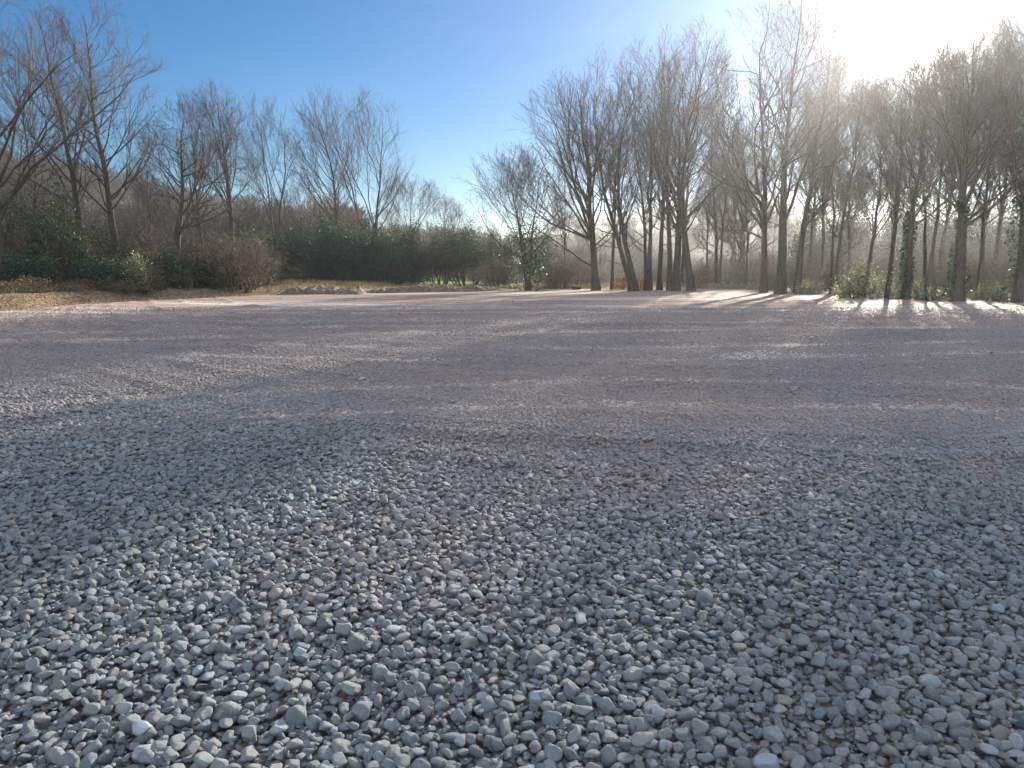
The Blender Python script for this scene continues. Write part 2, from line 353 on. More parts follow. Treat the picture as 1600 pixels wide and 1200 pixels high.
rrv = RS - edge_r(AZ); rrv = np.where(rrv > 8, 8 + (rrv - 8) * np.interp(AZ, [-0.3, -0.15], [0.25, 1]), rrv); rrv = np.append((rrv * np.where(rrv < 8, np.interp(AZ, [-0.36, -0.24], [1, 3.2]), 1)).ravel(), -5)
# winding: make normals face up
ground = mesh_obj('ground', V, [fc[:, ::-1] if False else fc, tri], M_ground, attrs={'rr': ('FLOAT', 'POINT', rrv)})
tag(ground, 'grassy field, leaf litter verge and hillside around the stone car park', 'ground', kind='structure')

# the spread and rolled stone
ts = np.concatenate([[0.004], np.linspace(0.02, 0.4, 230), np.linspace(0.4, 1.0, 190)[1:]])
AZ, T = np.meshgrid(az, ts); E = edge_r(AZ) + 0.12
RS2 = T * E; X = RS2 * np.sin(AZ); Y = RS2 * np.cos(AZ); Z = lot_z(X, Y) * sstep(1.0, 0.97, T) - 0.12 * sstep(0.996, 1.0, T)
V = np.stack([X, Y, Z], -1).reshape(-1, 3)
lot = mesh_obj('gravel_lot', V, grid_faces(len(ts), na), M_lot, attrs={'track': ('FLOAT', 'POINT', track_mask(X, Y).ravel())})
tag(lot, 'level yard of rolled crushed grey stone', 'gravel yard', kind='structure')

# ------------------------------------------------------------------ stones
def icosphere(sub):
    import bmesh
    bm = bmesh.new(); bmesh.ops.create_icosphere(bm, subdivisions=sub, radius=1)
    V = np.array([v.co[:] for v in bm.verts]); Fc = np.array([[v.index for v in f.verts] for f in bm.faces]); bm.free(); return V, Fc
ICO = {s: icosphere(s) for s in (1, 2, 3, 4)}
def stone_shape(rng, sub, ratio, ncut=9, depth=(0.62, 0.9)):
    V, Fc = ICO[sub]; V = V.copy()
    n = rng.normal(size=(ncut, 3)); n /= np.linalg.norm(n, axis=1)[:, None]; d = rng.uniform(*depth, ncut)
    s = 1.0 / np.maximum(V @ n.T / d, 1e-3); s[(V @ n.T) <= 0] = 99; s = np.minimum(s, 99)
    k = 26.0                                                 # soft minimum rounds the arrises
    r = -np.log(np.exp(-k * np.minimum(s, 3)).sum(1) + math.exp(-k * 1.0)) / k
    V = V * np.clip(r, 0.35, 1.1)[:, None]
    f = rng.normal(size=(3, 3)) * 1.8; ph = rng.uniform(0, 6, 3)
    V *= (1 + 0.05 * np.sin(V @ f + ph).sum(1) / 1.5)[:, None]
    V *= np.array(ratio); V /= np.abs(V[:, 0]).max()
    return V, Fc
def stone_protos(n, sub, cname, rng):
    c = bpy.data.collections.new(cname)
    for k in range(n):
        V, Fc = stone_shape(rng, sub, (1, rng.uniform(0.62, 0.95), rng.uniform(0.42, 0.72)), rng.integers(9, 16), (0.52, 0.86))
        o = mesh_obj('stone_shape', V, Fc, M_stone, link=False); c.objects.link(o)
    return c
def scatter(name, P, ROT, S, TONE, coll, label, cat, idx, kind='stuff', mat=None):
    o = mesh_obj(name, P, [], mat, attrs={'rot': ('FLOAT_VECTOR', 'POINT', ROT), 'siz': ('FLOAT_VECTOR', 'POINT', S), 'tone': ('FLOAT_VECTOR', 'POINT', TONE), 'pick': ('FLOAT', 'POINT', idx)})
    ng = bpy.data.node_groups.new(name + '_scatter', 'GeometryNodeTree')
    ng.interface.new_socket('Geometry', in_out='INPUT', socket_type='NodeSocketGeometry'); ng.interface.new_socket('Geometry', in_out='OUTPUT', socket_type='NodeSocketGeometry')
    N = ng.nodes; L = ng.links
    gi = N.new('NodeGroupInput'); go = N.new('NodeGroupOutput'); m2p = N.new('GeometryNodeMeshToPoints'); iop = N.new('GeometryNodeInstanceOnPoints')
    ci = N.new('GeometryNodeCollectionInfo'); ci.inputs['Collection'].default_value = coll; ci.inputs['Separate Children'].default_value = True; ci.inputs['Reset Children'].default_value = True
    def na_(nm, t):
        a = N.new('GeometryNodeInputNamedAttribute'); a.data_type = t; a.inputs['Name'].default_value = nm; return a.outputs[0]
    L.new(gi.outputs[0], m2p.inputs[0]); L.new(m2p.outputs[0], iop.inputs['Points']); L.new(ci.outputs[0], iop.inputs['Instance'])
    iop.inputs['Pick Instance'].default_value = True
    f2i = N.new('FunctionNodeFloatToInt'); L.new(na_('pick', 'FLOAT'), f2i.inputs[0]); L.new(f2i.outputs[0], iop.inputs['Instance Index'])
    e2r = N.new('FunctionNodeEulerToRotation'); L.new(na_('rot', 'FLOAT_VECTOR'), e2r.inputs[0]); L.new(e2r.outputs[0], iop.inputs['Rotation'])
    L.new(na_('siz', 'FLOAT_VECTOR'), iop.inputs['Scale']); L.new(iop.outputs[0], go.inputs[0])
    md = o.modifiers.new('scatter', 'NODES'); md.node_group = ng
    tag(o, label, cat, kind=kind); return o

def coarse_limit(x):   # depth up to which the big loose stone lies
    return np.interp(x, [-9, -5.5, -2, 0, 3, 6, 9], [9.6, 8.2, 6.3, 5.5, 4.9, 4.9, 5.2]) + 1.1 * vnoise(x * 1.0, x * 0.3, 1.3)
def coarse_mid(x): return 5.5 + (0.5 * -x if x < 0 else -0.2 * x)
rng = np.random.default_rng(3)
gs = 0.008; gx0, gy0 = -9.0, 0.9; NX, NY = 2250, 1320
gxx = gx0 + (np.arange(NX) + 0.5) * gs; gyy = gy0 + (np.arange(NY) + 0.5) * gs
H = lot_z(gxx[:, None], gyy[None]) + 0 * gxx[:, None]
def tone_for(n, dust, rng): return np.stack([rng.random(n), dust, np.where(rng.random(n) < 0.006, rng.uniform(0.4, 0.9, n), 0)], 1)
P, RT, SZ, TN = [], [], [], []
def wedge(x, y): return abs(x) < 0.70 * y + 1.3
def drop(n, smin, smax, cand, pad, skew=1.0):
    made = 0
    while made < n:
        xs = rng.uniform(-8.6, 8.6, 4000); ys = 1.2 + (11 - 1.2) * rng.random(4000) ** 0.75
        lim = coarse_limit(xs) + pad + 0.8 * rng.normal(size=4000)
        ok = (np.abs(xs) < 0.70 * ys + 1.3) & (ys < lim) & (ys < 10.8)
        xs = xs[ok]; ys = ys[ok]; m = len(xs) // cand
        for k in range(m):
            if made >= n: return
            s = smin + (smax - smin) * rng.random() ** skew; s *= 0.6 + 0.4 * min(1, max(0, (coarse_mid(xs[k * cand]) - ys[k * cand] + 0.6) / 3.0))
            best = None
            for q in range(cand):
                x = xs[k * cand + q]; y = ys[k * cand + q]
                i = int((x - gx0) / gs); j = int((y - gy0) / gs); w = max(1, int(s * 0.8 / gs))
                zz = H[i - w:i + w + 1, j - w:j + w + 1]
                if zz.size == 0: continue
                v = zz.max() * 0.45 + zz.mean() * 0.55 - float(lot_zc[i, j])
                if best is None or v < best[0]: best = (v, x, y, i, j)
            if best is None: continue
            v, x, y, i, j = best
            if v > 0.062: continue
            b = rng.uniform(0.66, 0.95); cz = rng.uniform(0.45, 0.75)
            th = rng.uniform(0, math.pi); z = v + lot_zc[i, j] + s * cz * 0.62
            w = int(s / gs) + 1
            xx = gxx[i - w:i + w + 1][:, None] - x; yy = gyy[j - w:j + w + 1][None] - y
            u = (xx * math.cos(th) + yy * math.sin(th)) / s; t = (-xx * math.sin(th) + yy * math.cos(th)) / (s * b)
            q2 = 1 - u * u - t * t
            top = np.where(q2 > 0, z + s * cz * 0.8 * np.sqrt(np.maximum(q2, 0)), -9)
            Hs = H[i - w:i + w + 1, j - w:j + w + 1]; np.maximum(Hs, top[:Hs.shape[0], :Hs.shape[1]], out=Hs)
            P.append((x, y, z)); RT.append((rng.normal() * 0.22, rng.normal() * 0.22, th)); SZ.append((s, s * b / 0.78, s * cz / 0.57)); made += 1
lot_zc = H.copy()
drop(22000, 0.012, 0.024, 1, 0.6)
drop(50000, 0.015, 0.039, 4, 0.0, 1.7)
drop(16000, 0.006, 0.013, 3, 0.5)
P = np.array(P); RT = np.array(RT); SZ = np.array(SZ); n = len(P)
cmv = np.vectorize(coarse_mid)
dust = np.clip(0.12 + 0.4 * sstep(-3.2, 2.6, P[:, 1] - cmv(P[:, 0])) + 0.8 * vnoise(P[:, 0], P[:, 1], 1.7) + 0.12 * rng.normal(size=n), 0, 0.8)
TN = tone_for(n, dust, rng)
near_protos = stone_protos(14, 3, 'near_stone_shapes', np.random.default_rng(8))
scatter('loose_gravel', P, RT, SZ, TN, near_protos, 'loose grey crushed limestone pieces covering the foreground', 'gravel', rng.integers(0, 14, n) + 0.1)

# smaller, part-buried stone of the rolled area
pts = []
for (d0, d1) in ((3.0, 6), (6, 8), (8, 11), (11, 15), (15, 20), (20, 30)):
    dk, dv = [3, 6, 8, 11, 15, 20, 30], [2400, 2200, 1800, 1100, 600, 300, 110]
    xm = 0.70 * d1 + 1.5; dm = np.interp(d0, dk, dv); nn = int(2 * xm * (d1 - d0) * dm)
    x = rng.uniform(-xm, xm, nn); y = rng.uniform(d0, d1, nn)
    ok = (rng.random(nn) < np.interp(y, dk, dv) / dm) & (np.abs(x) < 0.70 * y + 1.5) & (y > coarse_limit(x) - 0.6 + 0.6 * rng.normal(size=nn)) & (np.hypot(x, y) < edge_r(np.arctan2(x, y)) - 0.3)
    cl = vnoise(x, y, 0.9) + 0.6 * vnoise(x, y, 0.35); ok &= rng.random(nn) < 0.78 + 0.6 * cl - 0.65 * track_mask(x, y)
    x = x[ok]; y = y[ok]; sm = np.interp(y, [3, 6, 9, 14, 30], [.017, .018, .0175, .02, .026]); pts.append(np.stack([x, y, sm * (0.6 + 1.0 * rng.random(len(x)) ** 1.6)], 1))
Q = np.vstack(pts); n = len(Q); s = Q[:, 2]
z = lot_z(Q[:, 0], Q[:, 1]) + s * (rng.uniform(-0.1, 0.45, n) + 0.5 * sstep(3.5, 0, Q[:, 1] - cmv(Q[:, 0])) * rng.random(n))
dust = np.clip(0.42 + 0.25 * sstep(0, 5, Q[:, 1] - cmv(Q[:, 0])) + 0.3 * track_mask(Q[:, 0], Q[:, 1]) + 0.6 * vnoise(Q[:, 0], Q[:, 1], 2.5) + 0.2 * rng.normal(size=n), 0, 0.95)
def far_tone(n, dust, rng):
    t = tone_for(n, dust, rng); t[:, 0] = np.clip(t[:, 0] * 0.8 + 0.1 + 0.9 * vnoise(Q[:, 0] * 0.6, Q[:, 1] * 1.3, 1.1) + 0.5 * vnoise(Q[:, 0], Q[:, 1], 0.4), 0, 0.97); return t
far_protos = stone_protos(8, 2, 'small_stone_shapes', np.random.default_rng(18))
scatter('rolled_gravel', np.stack([Q[:, 0], Q[:, 1], z], 1), np.stack([rng.normal(size=n) * 0.3, rng.normal(size=n) * 0.3, rng.uniform(0, 6.28, n)], 1),
        np.stack([s, s, s], 1), far_tone(n, dust, rng), far_protos, 'small dusty stones pressed into the yard beyond the loose gravel', 'gravel', rng.integers(0, 8, n) + 0.1)
print('stones', len(P), n)

# ------------------------------------------------------------------ tubes and trees
def tubes(pts, rad, m):
    """pts (N,K,3), rad (N,K) -> verts, quads"""
    N, K, _ = pts.shape
    T = np.empty_like(pts); T[:, 1:-1] = pts[:, 2:] - pts[:, :-2]; T[:, 0] = pts[:, 1] - pts[:, 0]; T[:, -1] = pts[:, -1] - pts[:, -2]
    T /= np.linalg.norm(T, axis=2)[..., None] + 1e-9
    D = pts[:, -1] - pts[:, 0]; ref = np.zeros((N, 3)); ref[np.arange(N), np.argmin(np.abs(D), 1)] = 1
    A = np.cross(T, ref[:, None]); A /= np.linalg.norm(A, axis=2)[..., None] + 1e-9; B = np.cross(T, A)
    th = np.arange(m) * 2 * math.pi / m
    V = pts[:, :, None] + rad[:, :, None, None] * (A[:, :, None] * np.cos(th)[:, None] + B[:, :, None] * np.sin(th)[:, None])
    idx = np.arange(N * K * m).reshape(N, K, m)
    a = idx[:, :-1]; b = idx[:, 1:]
    Q = np.stack([a, np.roll(a, -1, 2), np.roll(b, -1, 2), b], -1).reshape(-1, 4)
    return V.reshape(-1, 3), Q
class Soup:
    def __init__(s): s.V = []; s.Q = []; s.n = 0
    def add(s, V, Q): s.V.append(V); s.Q.append(Q + s.n); s.n += len(V)
    def obj(s, name, mat, parent=None, **k): return mesh_obj(name, np.vstack(s.V), [np.vstack(s.Q)], mat, parent, **k)
UP = np.array([0, 0, 1.0])
def grow(rng, P0, D0, L, R0, K, wig, trop, end=0.25):
    N = len(P0); pts = np.empty((N, K + 1, 3)); pts[:, 0] = P0; D = D0.copy(); st = (L / K)[:, None]
    for k in range(K):
        D = D + wig * rng.normal(size=(N, 3)) + trop * UP; D /= np.linalg.norm(D, axis=1)[:, None]
        pts[:, k + 1] = pts[:, k] + D * st
    t = np.linspace(0, 1, K + 1)[None]
    return pts, R0[:, None] * (1 - (1 - end) * t ** 0.9)
def spawn(rng, pts, rad, n, t0, t1, a0, a1, pw=1.0):
    """n children per parent: position, direction, parent radius there, t"""
    N, K1, _ = pts.shape
    t = t0 + (t1 - t0) * ((np.arange(n)[None] + rng.random((N, n))) / n) ** pw
    f = t * (K1 - 1); i = np.minimum(f.astype(int), K1 - 2); w = f - i
    ar = np.arange(N)[:, None]
    A = pts[ar, i]; B = pts[ar, i + 1]; P = A + (B - A) * w[..., None]; T = B - A; T /= np.linalg.norm(T, axis=2)[..., None] + 1e-9
    r = rad[ar, i] * (1 - w) + rad[ar, i + 1] * w
    ref = rng.normal(size=T.shape); S = np.cross(T, ref); S /= np.linalg.norm(S, axis=2)[..., None] + 1e-9
    an = rng.uniform(a0, a1, (N, n))[..., None]
    D = T * np.cos(an) + S * np.sin(an)
    return P.reshape(-1, 3), D.reshape(-1, 3), r.ravel(), t.ravel(), S.reshape(-1, 3)
def env_dist(P, D, c, ax):
    p = (P - c) / ax; d = D / ax
    a = (d * d).sum(1); b = (p * d).sum(1); cc = (p * p).sum(1) - 1
    disc = b * b - a * cc
    t = np.where(disc > 0, (-b + np.sqrt(np.maximum(disc, 0))) / a, 0)
    return np.maximum(t, 0.0)
def make_tree(seed, H, hw, lean=(0, 0), crown_base=0.3, stems=1, r0=None, limbs=22, limb_ang=(0.5, 0.9), trop=0.10, wig=0.10, dens=1.0, fork=None, spread=0.12,
              cshift=(0, 0), low=0.0, twig_mat=None, bark=None, ivy=0.0, ivy_r=0.5, twig_r=0.006, lop=None, bend=0.0):
    """bare tree as dict of part meshes; origin at the foot"""
    rng = np.random.default_rng(seed); H = float(H)
    r0 = (r0 or 0.02 * H) * 0.78
    cb_ = crown_base * 0.5; cz = H * (cb_ + 1) / 2; ctr = np.array([lean[0] + cshift[0], lean[1] + cshift[1], cz]); ax = np.array([hw * 1.06, hw * 1.06, H * (1 - cb_) / 2 * 1.04])
    wood = Soup(); tw = Soup()
    # stems
    K = 12; SP = []; SR = []
    for s in range(stems):
        t = np.linspace(0, 1, K + 1)[:, None]
        if stems == 1: off0 = np.zeros(3); top = np.array([lean[0], lean[1], H * 0.97])
        else:
            a = 2 * math.pi * s / stems + rng.uniform(-.4, .4); q = hw * spread * 3.2 * rng.uniform(0.7, 1.2)
            off0 = np.array([math.cos(a), math.sin(a), 0]) * r0 * 0.55
            top = np.array([lean[0] + q * math.cos(a), lean[1] + q * math.sin(a), H * rng.uniform(0.86, 0.98)])
        p = off0 * (1 - t) + top * np.stack([t[:, 0] ** 1.35, t[:, 0] ** 1.35, t[:, 0]], 1)
        b = bend * np.sin(t[:, 0] * math.pi); p[:, 0] += b
        w = np.cumsum(rng.normal(size=(K + 1, 2)) * 0.012 * H, 0) * t; w -= w[-1] * t ** 2 * 0.6; p[:, :2] += w
        rs_ = (r0 / math.sqrt(stems) * (1.0 if s == 0 else rng.uniform(0.7, 1))) * np.interp(t[:, 0], [0, 0.03, 0.07, 0.14, 0.5, 0.85, 1], [1.75, 1.3, 1.08, 0.98, 0.52, 0.17, 0.06])
        p[0, 2] = -0.35
        SP.append(p); SR.append(rs_)
    SP = np.array(SP); SR = np.array(SR)
    wood.add(*tubes(SP, SR, 10))
    nl = max(4, int(limbs / stems))
    P0, D0, r, t, S = spawn(rng, SP, SR, nl, crown_base * 0.95, 0.95, *limb_ang, pw=1.3)
    if low:      # a few low spreading limbs
        Pl, Dl, rl, tl, _ = spawn(rng, SP, SR, 3, crown_base * 0.6, crown_base * 1.1, 1.1, 1.5)
        P0 = np.vstack([P0, Pl]); D0 = np.vstack([D0, Dl]); r = np.append(r, rl); t = np.append(t, tl)
    if lop is not None:      # one named big limb: (height fraction, direction xyz)
        for hf, dx, dy, dz in lop:
            k = hf * K; i = int(k); pp = SP[0, i] * (1 - k + i) + SP[0, i + 1] * (k - i)
            d = np.array([dx, dy, dz], float); d /= np.linalg.norm(d)
            P0 = np.vstack([P0, pp]); D0 = np.vstack([D0, d]); r = np.append(r, SR[0, i] * 1.1); t = np.append(t, hf)
    D0[:, 2] = np.maximum(D0[:, 2], -0.05); D0 /= np.linalg.norm(D0, axis=1)[:, None]
    L = env_dist(P0, D0, ctr, ax) * rng.uniform(0.75, 1.08, len(P0)); L = np.clip(L, 0.05 * H, 0.75 * H)
    Rl = np.minimum(r * rng.uniform(0.35, 0.6, len(r)), 0.010 * L + 0.012)
    Rl = np.maximum(Rl, 0.014)
    L1, R1 = grow(rng, P0, D0, L, Rl, 7, wig, trop, 0.22)
    wood.add(*tubes(L1, R1, 6))
    def sub(par, prad, n, t0, t1, ang, frac, minL, K, m, sp, trp, wg, soup, rfloor):
        P, D, r, t, _ = spawn(rng, par, prad, n, t0, t1, *ang)
        pl = np.repeat(np.linalg.norm(np.diff(par, axis=1), axis=2).sum(1), n)
        kp = rng.random(len(P)) < np.clip(pl / (0.45 * pl.max()), 0.3, 1); P, D, r, t, pl = P[kp], D[kp], r[kp], t[kp], pl[kp]
        e = env_dist(P, D, ctr, ax * 1.04)
        Lx = np.minimum(pl * (frac * (1.15 - 0.6 * t)) * rng.uniform(0.6, 1.25, len(P)), e + minL * 0.5); Lx = np.maximum(Lx, minL * rng.uniform(0.6, 1.2, len(P)))
        rr_ = np.maximum(r * sp, rfloor)
        a, b = grow(rng, P, D, Lx, rr_, K, wg, trp, 0.35)
        soup.add(*tubes(a, b, m)); return a, b
    n2, n3, n4 = max(3, int(round(9 * dens))), max(3, int(round(6.5 * dens))), 5
    L2, R2 = sub(L1, R1, n2, 0.26, 1.0, (0.3, 0.85), 0.6, 0.4, 5, 4, 0.55, trop * 0.9, wig, tw, 0.009)
    st2, sr2 = sub(SP, SR, 8, 0.55, 1.0, (0.3, 0.7), 0.14, 0.4, 5, 4, 0.4, trop, wig, tw, 0.009)
    L2 = np.vstack([L2, st2]); R2 = np.vstack([R2, sr2])
    L3, R3 = sub(L2, R2, n3, 0.22, 1.0, (0.3, 0.85), 0.52, 0.45, 4, 3, 0.6, 0.05, wig * 1.1, tw, twig_r)
    L4, R4 = sub(L3, R3, n4, 0.1, 1.0, (0.3, 0.85), 0.55, 0.36, 3, 3, 0.8, 0.04, wig * 1.2, tw, twig_r * 0.72)
    parts = {'trunk': (wood, bark or M_bark), 'crown': (tw, twig_mat or M_twig)}
    if ivy > 0:
        n = int(5200 * ivy * max(1, ivy_r)); tt = rng.random(n) ** 0.8 * ivy; k = tt * K; i = np.minimum(k.astype(int), K - 1); f = (k - i)[:, None]
        s = rng.integers(0, stems, n); c = SP[s, i] * (1 - f) + SP[s, i + 1] * f; rr_ = SR[s, i] + ivy_r * rng.random(n) ** 0.7 * (0.55 + 0.45 * np.sin(tt / ivy * 3.0) + 0.25 * rng.random(n))
        a = rng.uniform(0, 6.28, n); cl = vnoise(a * 1.1 + 3, tt * H * 1.0 + seed, 1.0) + 0.5 * vnoise(a * 1.1, tt * H, 0.4); kp = cl > (0.0 if ivy_r < 0.4 else -0.2); rr_ = rr_ + np.maximum(cl, 0) * 0.35 * min(1, ivy_r * 3)
        a, c, rr_, n = a[kp], c[kp], rr_[kp], int(kp.sum())
        c = c + np.stack([np.cos(a) * rr_, np.sin(a) * rr_, rng.normal(size=n) * 0.15], 1)
        parts['ivy'] = (leaf_cloud(rng, c, 0.075), M_holly)
    return parts
def leaf_cloud(rng, C, size, aspect=0.55, up=0.3):
    """diamond leaves at centres C"""
    n = len(C); N_ = rng.normal(size=(n, 3)); N_[:, 2] = np.abs(N_[:, 2]) + up; N_ /= np.linalg.norm(N_, axis=1)[:, None]
    A = np.cross(N_, rng.normal(size=(n, 3))); A /= np.linalg.norm(A, axis=1)[:, None]; B = np.cross(N_, A)
    s = (size * rng.uniform(0.6, 1.3, n))[:, None]
    V = np.stack([C - A * s, C - B * s * aspect + N_ * s * 0.18, C + A * s, C + B * s * aspect + N_ * s * 0.18], 1).reshape(-1, 3)
    return V, np.arange(4 * n).reshape(n, 4), rng.random(n)
def build_parts(root, parts):
    for nm, (g, mat) in parts.items():
        if isinstance(g, Soup): g.obj(nm, mat, root)
        else:
            V, Q, t = g; mesh_obj(nm, V, [Q], mat, root, smooth=False, attrs={'tint': ('FLOAT', 'FACE', t)})
def copy_thing(root, loc, rz, sc, label, group=None, name=None):
    r = root.copy(); col.objects.link(r); r.location = loc; r.rotation_euler = (0, 0, rz); r.scale = (sc[0], sc[1], sc[2]) if not isinstance(sc, (int, float)) else (sc,) * 3
    r['label'] = label
    if group: r['group'] = group
    for ch in root.children:
        c = ch.copy(); col.objects.link(c); c.parent = r
    return r
def place_tree(name, px, depth, top, hwpx, label, cat='tree', group=None, leanpx=0, cshiftpx=0, **k):
    """px column of the foot, depth in metres, photo row of the top, crown half width in photo pixels"""
    x = x_at(px, 440, depth); z = float(ground_z(x, depth)); H = height_at(top, depth) - z; mpp = depth / (F * 1.01)
    root = empty(name, (x, depth, z)); tag(root, label, cat, group)
    parts = make_tree(H=H, hw=hwpx * mpp, lean=(leanpx * mpp, 0), cshift=(cshiftpx * mpp, 0), **k)
    build_parts(root, parts)
    return root
T = {}
LG = 'bare trees along the left edge'; CG = 'bare trees at the far edge of the yard'; RG = 'bare trees below the sun'; BG = 'thin trees standing behind the edge trees'
def tr(key, *a, **k): T[key] = place_tree(*a, **k)
# left line
tr('l1', 'bare_oak', 8, 37, -110, 190, 'tallest bare oak filling the left border of the photo, long limbs reaching right', seed=1, group=LG, leanpx=-25, crown_base=0.22, limbs=22, limb_ang=(0.6, 1.05), r0=0.34, wig=0.13, trop=0.11, twig_mat=M_twig_w,
   lop=[(0.24, 0.8, 0.1, 0.62), (0.3, 0.9, -0.2, 0.35), (0.2, 0.55, 0, 0.7)])
tr('l2', 'bare_alder', 133, 42, 5, 92, 'tall slim bare tree with ivy at its foot, second from the left border', seed=2, group=LG, leanpx=-45, crown_base=0.3, limbs=26, limb_ang=(0.6, 1.0), r0=0.26, bend=0.25, twig_mat=M_twig_w, ivy=0.22, ivy_r=1.1)
tr('l3', 'bare_alder', 187, 43, 10, 95, 'tall straight bare tree whose crown slopes down to the right in a cone', seed=3, group=LG, leanpx=-22, cshiftpx=15, crown_base=0.28, limbs=30, limb_ang=(0.75, 1.15), r0=0.27, twig_mat=M_twig_w)
tr('l4', 'bare_oak', 268, 42, 175, 95, 'short crooked bare oak with wide low limbs behind the bramble thicket', seed=4, group=LG, leanpx=40, crown_base=0.3, limbs=18, limb_ang=(0.8, 1.35), r0=0.3, wig=0.2, trop=0.05, bend=0.3, lop=[(0.3, -0.9, 0.1, 0.3), (0.33, 0.9, 0, 0.3), (0.42, 0.8, -0.3, 0.7)])
tr('l5', 'bare_alder', 368, 47, 140, 62, 'bare tree with a tall pointed crown left of the dark hedge', seed=5, group=LG, leanpx=-8, crown_base=0.34, limbs=24, limb_ang=(0.45, 0.85), r0=0.24, trop=0.11)
tr('l5b', 'bare_alder', 322, 50, 160, 45, 'slender bare tree with upswept shoots behind the crooked oak', seed=51, group=LG, leanpx=-14, crown_base=0.3, limbs=20, limb_ang=(0.35, 0.7), r0=0.16, trop=0.11)
tr('l6', 'bare_alder', 436, 61, 152, 58, 'bare tree with a broad forked top where the dark hedge begins', seed=6, group=LG, leanpx=-12, crown_base=0.33, stems=2, limbs=24, limb_ang=(0.35, 0.75), r0=0.22, trop=0.11)
tr('l7', 'bare_alder', 534, 64, 150, 66, 'slightly left leaning bare tree above the middle of the dark hedge', seed=7, group=LG, leanpx=-22, crown_base=0.3, limbs=26, limb_ang=(0.4, 0.85), r0=0.22, trop=0.11)
tr('l8', 'bare_alder', 583, 65, 150, 84, 'bare tree with a wide lopsided crown above the right part of the dark hedge', seed=8, group=LG, leanpx=-22, cshiftpx=14, crown_base=0.3, stems=2, limbs=30, limb_ang=(0.45, 0.95), r0=0.25, trop=0.11, lop=[(0.3, 0.75, 0, 0.7), (0.4, 0.8, 0.1, 0.6)])
tr('l9', 'bare_thorn', 640, 66, 280, 60, 'small round bare tree rising from the right end of the dark hedge', seed=9, group=LG, crown_base=0.3, leanpx=8, limbs=18, limb_ang=(0.5, 1.0), r0=0.12, twig_mat=M_twig_w)
tr('l10', 'bare_thorn', 697, 66, 318, 48, 'lowest bare thorn tree left of the open gap of sky', seed=10, group=LG, crown_base=0.25, limbs=18, limb_ang=(0.5, 1.1), r0=0.11, twig_mat=M_twig_w)
# middle
tr('c1', 'ivy_clad_tree', 825, 50, 240, 99, 'low fan shaped tree with an ivy wrapped trunk right of the sky gap', seed=21, group=CG, leanpx=-12, crown_base=0.31, low=1, limbs=34, limb_ang=(0.35, 1.07), r0=0.22, stems=3, trop=0.09, wig=0.12, spread=0.1, ivy=0.5, ivy_r=1.15)
tr('c2', 'bare_beech', 932, 51, 130, 107, 'bare tree with straight dark trunk and one low limb arching left', seed=22, group=CG, leanpx=-38, cshiftpx=0, crown_base=0.21, low=1, limbs=34, limb_ang=(0.40, 1.17), r0=0.3, trop=0.09, lop=[(0.13, -0.95, -0.1, 0.42), (0.26, -0.9, 0.1, 0.5), (0.3, -0.6, 0.2, 0.7)])
tr('c2b', 'bare_sapling', 957, 53, 140, 52, 'thin straight tree just right of the dark trunk with the arching limb', seed=23, group=CG, leanpx=-12, crown_base=0.30, low=1, limbs=24, limb_ang=(0.35, 1.02), r0=0.15, trop=0.09)
tr('c3', 'bare_beech', 992, 50, 95, 94, 'bare tree with trunk bowed left at its foot, among the orange bracken', seed=24, group=CG, leanpx=-42, bend=-0.9, crown_base=0.23, low=1, stems=2, limbs=34, limb_ang=(0.35, 1.07), r0=0.32, trop=0.09, wig=0.12)
tr('c4', 'bare_beech', 1013, 51, 72, 78, 'upright bare tree right of the bowed trunk, standing over bracken', seed=25, group=CG, leanpx=-22, crown_base=0.25, low=1, stems=2, limbs=30, limb_ang=(0.30, 0.97), r0=0.27, trop=0.09, wig=0.12)
tr('c5', 'bare_beech', 1031, 52, 68, 72, 'narrow bare tree between the upright tree and the thickest trunk of the clump', seed=26, group=CG, leanpx=-6, crown_base=0.30, low=1, limbs=28, limb_ang=(0.30, 0.97), r0=0.2, trop=0.09, wig=0.12)
tr('c6', 'bare_beech', 1052, 50, 48, 86, 'thickest trunk of the middle clump with a domed bare crown', seed=27, group=CG, leanpx=-6, crown_base=0.27, low=1, stems=2, limbs=34, limb_ang=(0.30, 1.02), r0=0.42, trop=0.09, wig=0.12)
tr('c7', 'bare_beech', 1082, 49.5, 52, 80, 'bare tree at the right of the middle clump, trunk bent at a sunlit scar', seed=28, group=CG, leanpx=0, bend=-0.75, crown_base=0.25, low=1, limbs=32, limb_ang=(0.40, 1.12), r0=0.28, trop=0.09, wig=0.12, lop=[(0.3, 0.9, 0, 0.5)])
tr('c10', 'bare_oak', 1194, 46, -8, 138, 'tall bare tree with twisting limbs reaching left over the gap', seed=29, dens=1.0, group=CG, leanpx=-20, cshiftpx=-10, crown_base=0.23, low=1, limbs=32, limb_ang=(0.55, 1.25), r0=0.24, wig=0.17, trop=0.09, lop=[(0.24, -0.9, 0, 0.5), (0.34, -0.8, -0.2, 0.6)])
tr('c11', 'bare_oak', 1220, 44, -30, 97, 'tall bare tree with stout trunk left of the laurel bushes', seed=30, dens=1.0, group=CG, leanpx=8, crown_base=0.25, low=1, limbs=34, limb_ang=(0.45, 1.22), r0=0.33, wig=0.17, trop=0.09)
tr('c12', 'bare_oak', 1246, 46, -5, 72, 'bare tree close behind the stout trunk left of the laurel bushes', seed=31, dens=1.0, group=CG, leanpx=25, crown_base=0.25, low=1, limbs=30, limb_ang=(0.45, 1.12), trop=0.09, r0=0.24, wig=0.17)
